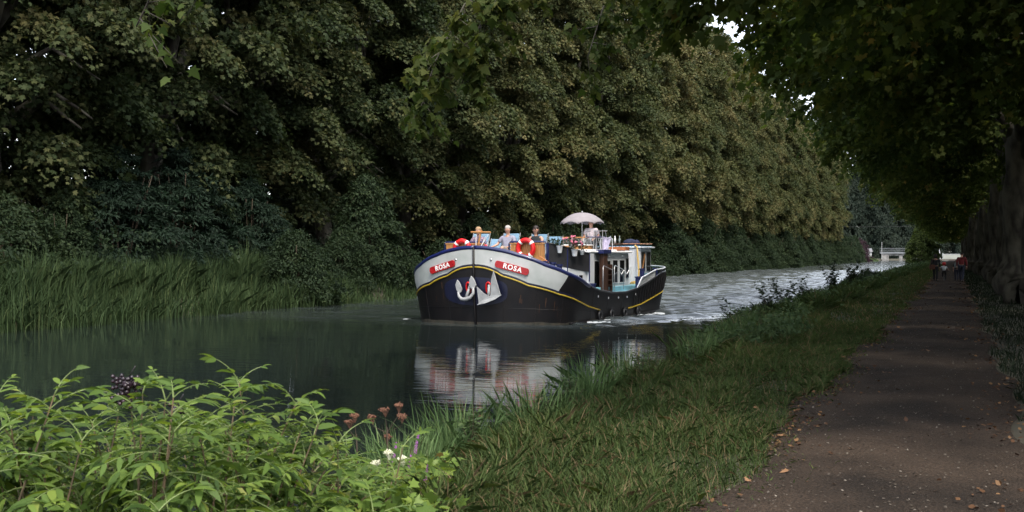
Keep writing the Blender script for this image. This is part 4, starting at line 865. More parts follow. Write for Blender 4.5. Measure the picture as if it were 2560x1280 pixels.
for q in range(16):
    x = rngr.uniform(.3, 2.6); sd_ = 1 if rngr.random() < .65 else -1; u = ux(x); b = float(np.interp(u, np.arange(NU), PL[:, 1])); z0 = strz(b) - rngr.uniform(.05, .5); w_ = rngr.uniform(.006, .018); L_ = rngr.uniform(.08, .3)
    MB().grid([[hp(sd_, u - w_ * 4, z0, .003), hp(sd_, u + w_ * 4, z0, .003)], [hp(sd_, u - w_ * 2, z0 - L_, .003), hp(sd_, u + w_ * 2, z0 - L_, .003)]]).build('rust_run', mat('rust', (.045, .018, .008), .9, scale=20, col2=(.09, .04, .018)), boat)
# frames (ribs) down the aft quarter
for sd_ in (1,):
    for q in range(15):
        u = ub(6.3 + q * .26); b = 6.3 + q * .26; MB().tube([hp(sd_, u, z, .012) for z in np.linspace(strz(b) + .06, railz(b) - .04, 4)], .018, 5).build('hull_rib', M_HULL, boat)
# name boards, each with its lettering
def name_board(sd_, x0, x1, z0, z1):
    ua, ue = ux(abs(x0)), ux(abs(x1)); p0 = Vector(hp(sd_, ua, z0, .035)); p1 = Vector(hp(sd_, ue, z1, .035)); pm_ = Vector(hp(sd_, (ua + ue) / 2, (z0 + z1) / 2, .04))
    if sd_ < 0: p0, p1 = p1, p0
    c_ = (p0 + p1) / 2; c_ = c_.lerp(pm_, .9); U = (p1 - p0).normalized(); Nv = U.cross(Vector((0, 0, 1))).normalized(); Vv = Nv.cross(U); Vv = -Vv if Vv.z < 0 else Vv
    Nv = U.cross(Vv).normalized(); L_ = (p1 - p0).length; H = .205; M4 = Matrix((( U.x, Vv.x, Nv.x, c_.x), (U.y, Vv.y, Nv.y, c_.y), (U.z, Vv.z, Nv.z, c_.z), (0, 0, 0, 1)))
    poly = []
    for q in range(9): a = -math.pi / 2 + math.pi * q / 8; poly.append((L_ / 2 - .06 + .07 * math.cos(a), H / 2 * math.sin(a)))
    for q in range(9): a = math.pi / 2 + math.pi * q / 8; poly.append((-L_ / 2 + .06 + .07 * math.cos(a), H / 2 * math.sin(a)))
    o = MB().prism(poly, -.02, .02).build('name_board', M_REDB, boat, bevel=.006); o.matrix_local = M4
    fc = bpy.data.curves.new('lettering', 'FONT'); fc.body = 'ROSA'; fc.size = .20; fc.extrude = .004; fc.offset = .006; fc.align_x = 'CENTER'; fc.align_y = 'CENTER'; fc.space_character = 1.22
    fc.materials.append(M_ROOF); tmp = bpy.data.objects.new('tmp', fc); t = link('lettering', bpy.data.meshes.new_from_object(tmp), o); bpy.data.objects.remove(tmp); t.location = (.02, 0, .024)
    for e in (-1, 1): MB().ball((e * (L_ / 2 - .055), 0, .022), .014, 6).build('bolt', M_REDB, o)
name_board(1, .70, 1.66, 1.81, 1.55); name_board(-1, .62, 1.56, 1.82, 1.57)
for (x, z) in ((.56, 1.98), (-.62, 1.98)):
    p = Vector(hp(1 if x > 0 else -1, ux(abs(x)), z - .06, .03)); MB().ball(tuple(p), .035, 8, (1, .6, 1)).tube([p, p + Vector((0, .05, .04))], .02, 6).build('fairlead', M_CHROME, boat, smooth=True)
# anchors
def AP(x, y, b=-.12): return (-.24 + (x - 1160) * .01345, b, 1.08 - (y - 720) * .0118)
def plate(pts, th=.03):
    n = len(pts); mb = MB(); vs = [Vector(p) for p in pts] + [Vector(p) + Vector((0, th, 0)) for p in pts]
    return mb.add(vs, [tuple(range(n)), tuple(range(2 * n - 1, n - 1, -1))] + [(i, (i + 1) % n, n + (i + 1) % n, n + i) for i in range(n)])
a1 = plate([AP(1140, 699), AP(1146, 707), AP(1152, 722), AP(1150, 731), AP(1143, 733), AP(1138, 726), AP(1135, 712)], .05)
o = a1.build('anchor', M_ANCH, boat, bevel=.012); o['label'] = 'stocky grey anchor with two leaf shaped flukes'
plate([AP(1176, 689, -.16), AP(1184, 699, -.16), AP(1189, 712, -.16), AP(1185, 721, -.16), AP(1177, 722, -.16), AP(1171, 714, -.16), AP(1172, 699, -.16)], .05).build('fluke', M_ANCH, o, bevel=.012)
MB().tube([AP(1143, 730), AP(1146, 741, -.15), AP(1154, 748, -.18), AP(1166, 748, -.2), AP(1177, 743, -.2), AP(1183, 732, -.18), AP(1182, 718, -.16)], [.03, .045, .055, .06, .055, .045, .03], 8).build('arm', M_ANCH, o, smooth=True)
MB().tube([AP(1164, 745, -.15), AP(1170, 715, -.06)], [.05, .04], 8).build('shank', M_ANCH, o, smooth=True)
MB().tube([(AP(1165, 719)[0] + .075 * math.cos(a), -.02 - .03 * math.sin(a), AP(1165, 719)[2] + .15 * math.sin(a)) for a in np.linspace(0, 2 * math.pi, 19)[:-1]], .028, 8, closed=True).build('hawse_ring', M_RED, boat, smooth=True)
a2 = plate([AP(1229, 675, -.10), AP(1235, 690, -.14), AP(1251, 735, -.22), AP(1224, 741, -.16), AP(1223, 700, -.10)], .03)
o = a2.build('anchor', M_ANCH, boat, bevel=.008); o['label'] = 'large grey plate anchor with a tall pointed blade'
plate([AP(1188, 716, -.10), AP(1208, 733, -.14), AP(1224, 740, -.2), AP(1204, 757, -.16), AP(1194, 761, -.12)], .03).build('fluke', M_ANCH, o, bevel=.008)
plate([AP(1224, 739, -.22), AP(1254, 735, -.22), AP(1240, 747, -.30), AP(1216, 757, -.30), AP(1194, 762, -.26), AP(1206, 750, -.22)], .06).build('crown_plate', M_ANCH, o, bevel=.01)
MB().tube([AP(1219, 741, -.14), AP(1217, 712, -.05)], [.045, .04], 8).build('shank', M_ANCH, o, smooth=True)
MB().tube([(AP(1214, 720)[0] + .085 * math.cos(a), -.0 - .03 * math.sin(a), AP(1214, 720)[2] + .17 * math.sin(a)) for a in np.linspace(0, 2 * math.pi, 19)[:-1]], .028, 8, closed=True).build('hawse_ring', M_RED, boat, smooth=True)
# raised foredeck with sides and portholes
fpoly = [(-1.95, 1.66), (1.62, 1.66), (2.02, 2.3), (2.22, 3.1), (2.22, 3.45), (-2.3, 3.45), (-2.3, 2.2)]
MB().prism(fpoly, .9, 1.64).build('foredeck', M_CABW, boat)
for b in (2.35, 2.72, 2.95):
    x = np.interp(b, [2.3, 3.1], [2.02, 2.22]) + .012; MB().box((x, b, 1.33), (.02, .17, .2), rz=R(-14)).build('porthole', gm, boat, bevel=.03)
# teak panels with navy rail frames
for (s0, s1, z0) in ((-1.84, -.50, 1.86), (.42, 1.56, 1.86)):
    mb = MB(); w_ = .085; n = int((s1 - s0) / w_)
    for q in range(n): mb.b2((s0 + q * w_ + .004, 1.60, z0), (s0 + (q + 1) * w_ - .004, 1.635, 2.40))
    mb.b2((s0, 1.612, z0), (s1, 1.64, 2.39)); p = mb.build('teak_panel', M_TEAK, boat)
    MB().tube([(s0 - .06, 1.62, 1.6), (s0 - .06, 1.62, 2.40), (s0 - .01, 1.62, 2.46), (s1 + .02, 1.62, 2.46), (s1 + .07, 1.62, 2.40), (s1 + .07, 1.62, 1.6)], .026, 8).build('rail_frame', M_NAVY, boat, smooth=True)
    MB().b2((s0 - .03, 1.585, 2.395), (s1 + .03, 1.645, 2.425)).build('panel_trim', M_TEAK, boat)
    MB().b2((s0 + .1, 1.45, 1.60), (s1 + .04, 1.60, 1.84)).build('locker', M_ROOF, boat, bevel=.03)
MB().tube([(-1.90, 1.62, 2.44), (-1.1, 1.6, 2.44)], .012, 6).build('handrail', M_STEEL, boat)
MB().b2((-.46, 1.9, 2.2), (.40, 1.96, 2.235)).build('crossbar', M_TEAK, boat)
# canvas screens both sides
def screen(name, path, m):
    mb = MB(); rows = [[], []]
    for (s, b, z0, z1) in path: rows[0].append((s, b, z0)); rows[1].append((s, b, z1))
    g = MB().grid(rows); g.build(name, m, boat); o = COL.objects[-1] if False else None
    MB().tube([(s, b, z1 + .02) for s, b, z0, z1 in path], .022, 6).build('screen_rail', M_BLK, boat, smooth=True)
    for (s, b, z0, z1) in path[::2]: MB().tube([(s, b, z0 - .3), (s, b, z1 + .02)], .02, 6).build('stanchion', M_NAVY, boat)
screen('canvas_screen', [(1.66, 1.66, 1.80, 2.40), (1.84, 1.95, 1.72, 2.34), (2.02, 2.3, 1.66, 2.26), (2.14, 2.7, 1.60, 2.19), (2.30, 3.4, 1.52, 2.08)], M_SCREEN)
screen('canvas_screen', [(-1.92, 1.66, 1.80, 2.22), (-2.15, 1.95, 1.78, 2.22), (-2.4, 2.3, 1.75, 2.2), (-2.5, 2.7, 1.6, 2.15), (-2.5, 3.1, 1.55, 2.10)], M_GSCREEN)
for (s, b, z0, h) in ((1.92, .95, 1.42, .46), (2.06, 1.09, 1.38, .46), (2.20, 1.26, 1.32, .46), (-2.2, 1.1, 1.45, .40), (2.46, 3.28, .55, .62), (2.5, 7.75, .75, .84), (2.52, 7.25, .7, .62), (2.45, 9.3, .9, .7)):
    MB().lathe([(.001, 0), (.085, 0), (.085, h - .05), (.11, h - .04), (.11, h), (.001, h)], (s, b, z0), 14).build('bollard', M_NAVY, boat)
MB().tube([(1.72, .90, 2.02), (2.02, .90, 1.84)], .018, 6).build('handspike', mat('orange_wood', (.5, .16, .03), .5), boat)
# winch, folded mast support on the bow
MB().b2((-.36, .55, 1.82), (.05, .95, 2.1)).box((-.16, .75, 2.2), (.18, .18, .28)).build('winch', M_ROOF, boat, bevel=.02)
mb = MB().lathe([(.001, -.12), (.13, -.12), (.13, -.09), (.07, -.08), (.07, .08), (.13, .09), (.13, .12), (.001, .12)], (.16, .75, 2.14), 14, Matrix.Rotation(R(90), 3, 'Y')); mb.build('winch_drum', M_FRAME, boat)
MB().tube([(-.53, .8, 2.75), (.14, .8, 2.74)], .028, 8).build('mast_crutch', M_TEAK, boat)
MB().tube([(-.32, .8, 2.2), (-.18, .82, 2.82)], .026, 8).build('mast_crutch', M_TEAK, boat)
for (p, q_, m_) in (((-.37, .8, 2.1), (-.35, .8, 2.68), M_STEEL), ((-.3, .85, 2.15), (-.05, .85, 2.62), M_STEEL), ((-.25, .8, 2.25), (.08, .8, 2.68), M_STEEL), ((-.30, .8, 2.3), (-.28, .8, 2.7), M_BLK), ((-.05, .8, 2.1), (.04, .8, 2.45), M_STEEL)):
    MB().tube([p, q_], .013, 6).build('stay', m_, boat)
MB().ball((.02, .72, 2.32), .055, 8).build('bow_lamp', M_RED, boat, smooth=True)
# deckhouse
SX = 2.2
dh = MB().prism([(-SX, 3.46), (SX, 3.46), (SX, 7.2), (SX - .12, 7.42), (-SX + .12, 7.42), (-SX, 7.2)], .56, 2.12).build('cabin', M_CABG, boat, bevel=.02)
MB().b2((SX - .02, 3.40, .58), (SX + .10, 3.80, 2.12)).build('corner_panel', M_CABW, dh, bevel=.02)
mb = MB(); mb.prism([(-SX - .1, 3.36), (SX + .12, 3.36), (SX + .12, 7.25), (SX, 7.55), (-SX, 7.55), (-SX - .1, 7.25)], 2.124, 2.19); mb.prism([(-SX + .2, 3.6), (SX - .25, 3.6), (SX - .25, 7.2), (-SX + .2, 7.2)], 2.19, 2.24); mb.build('roof', M_ROOF, dh, bevel=.03)
def window(parent, s, b0, b1, z0, z1, frame=M_CABW, name='window', t=.03):
    f = MB(); f.b2((s, b0 - t, z0 - t), (s + .02, b0, z1 + t)); f.b2((s, b1, z0 - t), (s + .02, b1 + t, z1 + t)); f.b2((s, b0, z0 - t), (s + .02, b1, z0)); f.b2((s, b0, z1), (s + .02, b1, z1 + t))
    f = f.build(name, frame, parent); MB().b2((s - .01, b0, z0), (s + .008, b1, z1)).build('pane', gm, f); return f
d = window(dh, SX + .002, 4.02, 4.46, .98, 1.86, M_CABG, 'door'); MB().ball((SX + .05, 4.42, 1.4), .02, 6).build('handle', M_CHROME, d)
d = window(dh, SX + .002, 5.06, 5.46, .98, 1.86, M_CABG, 'door')
for (b0, b1) in ((5.66, 6.12), (6.30, 6.78)): window(dh, SX + .002, b0, b1, 1.14, 1.88, M_CABG)
window(dh, SX + .002, 6.96, 7.16, 1.30, 1.92, M_BLK, 'window', .025)
for b in (5.3, 6.5): MB().ball((SX + .03, b, 2.02), .03, 6).build('cabin_lamp', M_ROOF, dh)
pmast = MB().b2((2.30, 4.22, .85), (2.46, 4.58, 2.10)).build('folded_gangway', M_DWOOD, boat, bevel=.02); MB().b2((2.24, 4.10, 2.10), (2.50, 4.80, 2.23)).build('gangway_cap', M_NAVY, pmast, bevel=.01)
mb = MB().b2((2.21, 3.85, .58), (2.36, 7.2, 1.02)); mb.b2((2.36, 3.85, .58), (2.58, 6.7, .86)); mb.build('coaming', M_LB, boat, bevel=.01)
# boarding ladder with handrails
ld = MB()
for b in (3.75, 4.75): ld.tube([(2.62, b, .9), (2.62, b, 1.66), (2.60, b + .12, 1.72), (2.58, b + .9, 1.58), (2.58, b + .95, .92)], .012, 6)
ld = ld.build('handrail', M_FRAME, boat, smooth=True)
mb = MB()
for q in range(6): mb.b2((2.26, 4.66, .72 + q * .17), (2.44, 5.02, .745 + q * .17))
mb.b2((2.26, 4.63, .6), (2.44, 4.66, 1.75)); mb.b2((2.26, 5.02, .6), (2.44, 5.05, 1.75)); mb.build('ladder', M_DWOOD, boat)
for b in (5.1, 5.6): MB().tube([(2.6, b + .1, 1.55), (2.62, b + .3, 1.42), (2.58, b + .6, 1.55)], .014, 6).build('guard_rope', M_ROOF, boat)
# aft: platform, wheelhouse, bulwark plates, rails
MB().b2((-1.9, 7.56, .58), (1.75, 8.68, 1.62)).build('steering_platform', M_CABW, boat)
wh = MB().prism([(-1.9, 8.75), (1.7, 8.75), (1.95, 8.81), (2.02, 9.0), (2.02, 10.08), (-1.9, 10.08)], .75, 2.30).build('wheelhouse', M_CABG, boat, bevel=.03)
MB().prism([(1.5, 8.68), (1.98, 8.70), (2.045, 8.88), (2.0, 8.90), (1.94, 8.745), (1.5, 8.745)], .75, 2.28).build('front_panel', M_CABW, wh)
MB().prism([(-2.0, 8.64), (1.8, 8.64), (2.10, 8.76), (2.16, 9.0), (2.14, 10.18), (-2.0, 10.18)], 2.30, 2.36).build('roof', M_STEEL, wh, bevel=.02)
MB().prism([(-1.9, 8.74), (1.75, 8.74), (2.0, 8.9), (2.05, 10.08), (-1.9, 10.08)], 2.362, 2.385).build('roof_deck', mat('roof_blue', (.08, .26, .42), .5), wh)
MB().tube([(1.2, 8.74, 2.46), (1.9, 8.79, 2.46), (2.06, 9.0, 2.46), (2.06, 10.08, 2.46)], .016, 6).build('roof_rail', mat('brass_rail', (.40, .20, .12), .4), wh)
window(wh, 2.024, 9.02, 9.36, 1.5, 2.15, M_BLK, t=.02); window(wh, 2.024, 9.58, 9.94, 1.5, 2.15, M_BLK, t=.02)
MB().box((2.05, 9.2, 1.8), (.012, .07, .62), M=Matrix.Rotation(R(-28), 3, 'X')).build('window_bar', M_TEAK, wh)
MB().b2((2.035, 9.0, 1.18), (2.05, 10.0, 1.40)).build('side_panel', M_LB, wh)
# bulwark plate and aft handrail
for sd_ in (1, -1):
    rows = [[hp(sd_, ub(6.55 + (1.7) * t), railz(6.55 + 1.7 * t) + .0, -.03) for t in np.linspace(0, 1, 10)], [hp(sd_, ub(6.85 + 1.45 * t), 1.27 + .25 * t, -.03) for t in np.linspace(0, 1, 10)]]
    MB().grid(rows).build('bulwark_plate', M_CABG, boat)
    pts = [hp(sd_, ub(b), 1.29 + .25 * min(1, (b - 6.85) / 1.45) + .04 * max(0, b - 8.3), -.02) for b in np.linspace(6.85, 11.3, 26)]
    MB().tube([hp(sd_, ub(6.5), railz(6.5), -.02)] + pts, .026, 6).build('aft_rail', M_STEEL, boat, smooth=True)
    for b in (8.3, 8.9, 9.5, 10.2, 10.8): MB().tube([hp(sd_, ub(b), railz(b), -.02), hp(sd_, ub(b), 1.53 + .04 * (b - 8.3), -.02)], .02, 5).build('aft_post', M_BLK, boat)
MB().b2((1.95, 7.5, .60), (2.62, 8.6, 1.02)).build('deck_box', M_LB, boat, bevel=.02)
# tyre fenders low on the hull
for b in (3.3, 4.3, 5.5, 6.8):
    p = hp(1, ub(b), .16, .06); MB().tube([(p[0], p[1] + .13 * math.cos(a), p[2] + .13 * math.sin(a)) for a in np.linspace(0, 2 * math.pi, 15)[:-1]], .04, 6, closed=True).build('fender', M_BLK, boat, smooth=True)
for b, z in ((3.0, .78), (3.9, .70), (4.8, .68), (5.6, .68), (6.4, .74)):
    p = hp(1, ub(b), z, .01); MB().box(p, (.015, .03, .06)).build('scupper', M_STEEL, boat)

# ---- furniture, people and loose things on board (each its own thing)
def on_boat(name, s, b, z, label, cat, group=None, rz=0): return empty(name, bw(s, b, z), -BPH + rz, label, cat, group)
def deck_chair(s, b, z, label, hgt=1.08, w_=.50, rz=0, m=None):
    """faces -Y (forward)"""
    t = on_boat('deck_chair', s, b, z, label, 'chair', 'blue deck chairs on the boat', rz); h2 = w_ / 2; m = m or M_CHAIR
    MB().add([(-h2, .12, .40), (h2, .12, .40), (h2, .36, hgt), (-h2, .36, hgt), (-h2, .16, .40), (h2, .16, .40), (h2, .39, hgt), (-h2, .39, hgt)], [(0,1,2,3),(7,6,5,4),(0,4,5,1),(1,5,6,2),(2,6,7,3),(3,7,4,0)]).build('backrest', m, t, bevel=.014)
    MB().b2((-h2, -.36, .40), (h2, .12, .43)).build('seat', m, t, bevel=.012)
    for sx_ in (-1, 1):
        x = sx_ * (h2 + .02); MB().tube([(x, .10, .36), (x, .40, hgt + .02)], .014, 6).tube([(x, .10, .62), (x, -.32, .62)], .02, 6).build('side_frame', M_FRAME, t)
        MB().tube([(x, -.36, 0), (x, -.28, .62)], .014, 6).build('leg', M_FRAME, t); MB().tube([(x, .3, 0), (x, -.05, .62)], .014, 6).build('leg', M_FRAME, t)
    return t
deck_chair(-1.26, 2.52, 1.65, 'blue deck chair under the person behind the wooden crutch', 1.09, .56)
deck_chair(-.74, 2.60, 1.65, 'empty blue deck chair, low back, right of the person behind the wooden crutch', .92, .40)
deck_chair(-.14, 2.46, 1.65, 'blue deck chair of the white haired man', 1.09, .54)
deck_chair(.84, 2.46, 1.65, 'blue deck chair of the dark haired woman', 1.06, .52)
deck_chair(1.50, 2.22, 1.65, 'empty blue deck chair by the black canvas screen', .98, .42)
deck_chair(1.42, 6.0, 2.245, 'navy folding chair on the cabin roof', .42, .34, m=M_NAVY)
deck_chair(1.72, 5.9, 2.245, 'second navy folding chair on the cabin roof beside the lilac towel', .40, .26, m=M_NAVY)

def lifebuoy(s, z, tilt, label, b=1.50):
    t = on_boat('lifebuoy', s, b, z, label, 'lifebuoy', 'red lifebuoys on the bow'); Rm = .255; r = .075
    def ring(a0, a1, rr, n=30, closed=False): return MB().tube([(Rm * math.cos(a), 0, Rm * math.sin(a)) for a in np.linspace(a0, a1, n)], rr, 14, closed=closed)
    MB().tube([(Rm * math.cos(a), 0, Rm * math.sin(a)) for a in np.linspace(0, 2 * math.pi, 41)[:-1]], r, 14, closed=True).build('ring', M_RED, t, smooth=True)
    for q in range(4): a = tilt + q * math.pi / 2; ring(a - .13, a + .13, r + .004, 6).build('band', M_ROOF, t, smooth=True)
    mb = MB()
    for q in range(4):
        a = tilt + q * math.pi / 2; mb.tube([((Rm + .08 - .02 * abs(e)) * math.cos(a + (e + 1) * .785), -.01, (Rm + .08 - .02 * abs(e)) * math.sin(a + (e + 1) * .785)) for e in np.linspace(-1, 1, 7)], .006, 5)
    mb.build('grab_line', M_RED, t); return t
lifebuoy(-1.22, 2.24, R(48), 'red and white lifebuoy half hidden on the left of the bow')
lifebuoy(.98, 2.25, R(40), 'red and white lifebuoy fully in view in front of the right teak panel')

# people --------------------------------------------------------
def skin_obj(name, pts, edges, rads, m, parent, root=0, sub=2):
    me = bpy.data.meshes.new(name); bm = bmesh.new(); ly = bm.verts.layers.skin.verify(); vs = [bm.verts.new(p) for p in pts]
    for a_, b_ in edges: bm.edges.new((vs[a_], vs[b_]))
    for i, v in enumerate(vs): r = rads[i]; v[ly].radius = r if isinstance(r, tuple) else (r, r); v[ly].use_root = (i == root)
    bm.to_mesh(me); bm.free(); me.materials.append(m); o = link(name, me, parent)
    sk = o.modifiers.new('skin', 'SKIN'); sk.use_smooth_shade = True; sk.branch_smoothing = .6; sb = o.modifiers.new('sub', 'SUBSURF'); sb.levels = 1; sb.render_levels = sub; return o
SKIN = mat('skin', (.44, .25, .18), .55, scale=20, var=.08)
def cloth(name, c, c2=None, sc_=20): return mat(name, c, .85, scale=sc_, col2=c2, var=.15)
def chain(mid):
    """mirror helper"""
    return mid
def person(loc, rz, label, J, shirt, trousers, hair, sleeve=.5, legs_long=True, hair_long=False, shades=False, extra=None, scale=1.0, sleeveless=False, shoes=None):
    """J: joint positions in metres, the figure faces -Y; head, neck, chest, waist, pelvis, and L/R shoulder, elbow, wrist, hip, knee, ankle, toe"""
    t = empty('person', loc, rz, label, 'person'); t.scale = (scale,) * 3; V_ = {k: Vector(v) for k, v in J.items()}
    names = ['pelvis', 'waist', 'chest', 'neck', 'jaw', 'head', 'crown']; V_['jaw'] = V_['neck'].lerp(V_['head'], .55) + Vector((0, -.015, 0)); V_['crown'] = V_['head'] + (V_['head'] - V_['neck']).normalized() * .075
    rad = dict(pelvis=(.13, .10), waist=(.115, .09), chest=(.13, .09), neck=.058, jaw=.072, head=.095, crown=.06)
    edges = [('pelvis', 'waist'), ('waist', 'chest'), ('chest', 'neck'), ('neck', 'jaw'), ('jaw', 'head'), ('head', 'crown')]
    for sd_ in 'LR':
        for a_, r_ in (('shoulder', .062), ('elbow', .043), ('wrist', .028), ('hip', .09), ('knee', .06), ('ankle', .04), ('toe', .035)): names.append(a_ + sd_); rad[a_ + sd_] = r_
        edges += [('chest', 'shoulder' + sd_), ('shoulder' + sd_, 'elbow' + sd_), ('elbow' + sd_, 'wrist' + sd_), ('pelvis', 'hip' + sd_), ('hip' + sd_, 'knee' + sd_), ('knee' + sd_, 'ankle' + sd_), ('ankle' + sd_, 'toe' + sd_)]
    ix = {n: i for i, n in enumerate(names)}
    skin_obj('body', [V_[n] for n in names], [(ix[a_], ix[b_]) for a_, b_ in edges], [rad[n] for n in names], SKIN, t)
    # shirt: torso and sleeves
    pn = ['pelvis', 'waist', 'chest', 'collar']; V_['collar'] = V_['chest'].lerp(V_['neck'], .78); pr = [(.18, .14), (.175, .135), (.19, .14), .088]; pe = [(0, 1), (1, 2), (2, 3)]; P_ = [V_['pelvis'], V_['waist'], V_['chest'], V_['collar']]
    for sd_ in 'LR':
        sh = V_['shoulder' + sd_]; P_.append(sh); pr.append(.088 if not sleeveless else .055); pe.append((2, len(P_) - 1))
        if not sleeveless:
            P_.append(sh.lerp(V_['elbow' + sd_], min(1, sleeve * 1.6))); pr.append(.07); pe.append((len(P_) - 2, len(P_) - 1))
            if sleeve > .7: P_.append(V_['wrist' + sd_].lerp(V_['elbow' + sd_], .1)); pr.append(.042); pe.append((len(P_) - 2, len(P_) - 1))
    skin_obj('shirt', P_, pe, pr, shirt, t)
    P_ = [V_['pelvis'] + Vector((0, 0, .03))]; pr = [(.175, .13)]; pe = []
    for sd_ in 'LR':
        P_.append(V_['hip' + sd_]); pr.append(.105); pe.append((0, len(P_) - 1)); P_.append(V_['knee' + sd_]); pr.append(.075); pe.append((len(P_) - 2, len(P_) - 1))
        if legs_long: P_.append(V_['ankle' + sd_]); pr.append(.055); pe.append((len(P_) - 2, len(P_) - 1))
    skin_obj('trousers', P_, pe, pr, trousers, t)
    # hair, face, hands, shoes
    h = V_['head']; up = (V_['crown'] - V_['neck']).normalized(); mb = MB(); mb.ball(h + up * .05 + Vector((0, .034, 0)), .096, 10, (.98, 1.0, .88)); 
    if hair_long: mb.ball(h + Vector((0, .05, -.03)), .10, 8, (1.08, .75, 1.3)); mb.ball(h + Vector((-.07, .02, -.09)), .05, 8, (.7, .8, 1.6)); mb.ball(h + Vector((.07, .02, -.09)), .05, 8, (.7, .8, 1.6))
    mb.build('hair', hair, t, smooth=True)
    f = MB(); f.ball(h + Vector((0, -.098, -.02)), .017, 6, (.8, 1, 1.3)); f.ball(h + Vector((-.085, .0, -.01)), .024, 6, (.5, .7, 1.2)); f.ball(h + Vector((.085, .0, -.01)), .024, 6, (.5, .7, 1.2)); f.build('nose_and_ears', SKIN, t, smooth=True)
    f = MB(); e = .028 if shades else .011
    for q in (-1, 1): f.ball(h + Vector((q * .034, -.088, .012)), e, 6, (1, .45, .75))
    if shades: f.tube([h + Vector((-.05, -.09, .015)), h + Vector((.05, -.09, .015))], .005, 5)
    f.build('sunglasses' if shades else 'eyes', M_BLK, t, smooth=True)
    MB().tube([h + Vector((-.024, -.083, -.052)), h + Vector((0, -.09, -.055)), h + Vector((.024, -.083, -.052))], .006, 5).build('mouth', mat('lips', (.30, .10, .09), .5), t)
    for sd_ in 'LR':
        wv, ev = V_['wrist' + sd_], V_['elbow' + sd_]; d = (wv - ev).normalized(); sdv = d.cross(Vector((0, 0, 1))); sdv = sdv.normalized() if sdv.length > .2 else Vector((0, -1, 0)); dn = d.cross(sdv).normalized()
        hd = MB(); hd.tube([wv - d * .01, wv + d * .03, wv + d * .085], [.026, .038, .036], 8)
        for q, L_ in enumerate((.065, .078, .072, .055)): b0 = wv + d * .08 + sdv * (q - 1.5) * .019; dirs = d + Vector((0, 0, -.25)); hd.tube([b0, b0 + dirs * L_ * .5, b0 + (dirs + Vector((0, 0, -.4))) * L_ * .9], [.009, .0085, .006], 6)
        hd.tube([wv + d * .03 + sdv * .03, wv + d * .06 + sdv * .055, wv + d * .085 + sdv * .06], [.011, .010, .007], 6); hd.build('hand', SKIN, t, smooth=True)
        a_, to = V_['ankle' + sd_], V_['toe' + sd_]; MB().tube([a_ + Vector((0, .03, -.02)) - (to - a_) * .15, a_.lerp(to, .5) + Vector((0, 0, -.01)), to, to + (to - a_).normalized() * .03], [.045, .05, .043, .02], 8).build('shoe', shoes or M_BLK, t, smooth=True)
    return t
def seated(lean=.12, arms='rest', legs=.0):
    J = dict(pelvis=(0, .02, .52), waist=(0, .05, .68), chest=(0, .10, .90), neck=(0, .11, 1.07), head=(0, .06, 1.22))
    for sd_, q in (('L', -1), ('R', 1)):
        J['shoulder' + sd_] = (q * .19, .11, .98); J['hip' + sd_] = (q * .10, -.03, .50); J['knee' + sd_] = (q * .13, -.46, .54); J['ankle' + sd_] = (q * .13, -.44, .10); J['toe' + sd_] = (q * .15, -.60, .04)
        if arms == 'rest': J['elbow' + sd_] = (q * .29, .04, .72); J['wrist' + sd_] = (q * .27, -.22, .68)
        else: J['elbow' + sd_] = (q * .27, .0, .72); J['wrist' + sd_] = (q * .08, -.22, .72)
    return J
J = seated(); J['elbowL'] = (-.33, .02, .74); J['wristL'] = (-.40, -.22, .66); J['wristR'] = (.12, -.26, .64); J['kneeR'] = (.05, -.44, .66); J['ankleR'] = (-.05, -.50, .22); J['toeR'] = (-.08, -.64, .15)
person(bw(-.14, 2.46, 1.65), -BPH, 'seated man with white hair and grey polo shirt in a blue deck chair', J, cloth('grey_polo', (.23, .23, .30)), cloth('beige_shorts', (.28, .25, .22)), mat('white_hair', (.36, .34, .32), .9, scale=40), legs_long=False)
person(bw(.84, 2.46, 1.63), -BPH, 'seated woman with dark hair and sleeveless black top in a blue deck chair', seated(arms='lap'), cloth('black_top', (.012, .016, .02)), cloth('dark_skirt', (.03, .03, .04)), mat('dark_hair', (.018, .010, .008), .6), hair_long=True, shades=True, sleeveless=True, legs_long=False)
person(bw(-1.22, 2.52, 1.62), -BPH, 'seated person with fair hair and dark flowered shirt behind the wooden crutch', seated(arms='lap'), cloth('flowered_shirt', (.03, .03, .10), (.35, .25, .28), 26), cloth('white_trousers', (.55, .52, .5)), mat('fair_hair', (.32, .21, .12), .9, scale=40), sleeve=.9)
J = dict(pelvis=(0, 0, .95), waist=(0, 0, 1.08), chest=(0, 0, 1.30), neck=(0, .0, 1.46), head=(0, -.02, 1.60))
for sd_, q in (('L', -1), ('R', 1)): J.update({'shoulder' + sd_: (q * .19, 0, 1.38), 'elbow' + sd_: (q * .27, .0, 1.12), 'wrist' + sd_: (q * .22, -.24, 1.04), 'hip' + sd_: (q * .10, 0, .90), 'knee' + sd_: (q * .11, -.03, .48), 'ankle' + sd_: (q * .11, .0, .08), 'toe' + sd_: (q * .13, -.16, .03)})
person(bw(.52, 7.95, 1.60), -BPH, 'standing helmsman in a white T-shirt under the parasol', J, cloth('white_tee', (.42, .37, .40)), cloth('dark_trousers', (.03, .03, .035)), mat('brown_hair', (.05, .03, .02), .8), sleeve=.5)
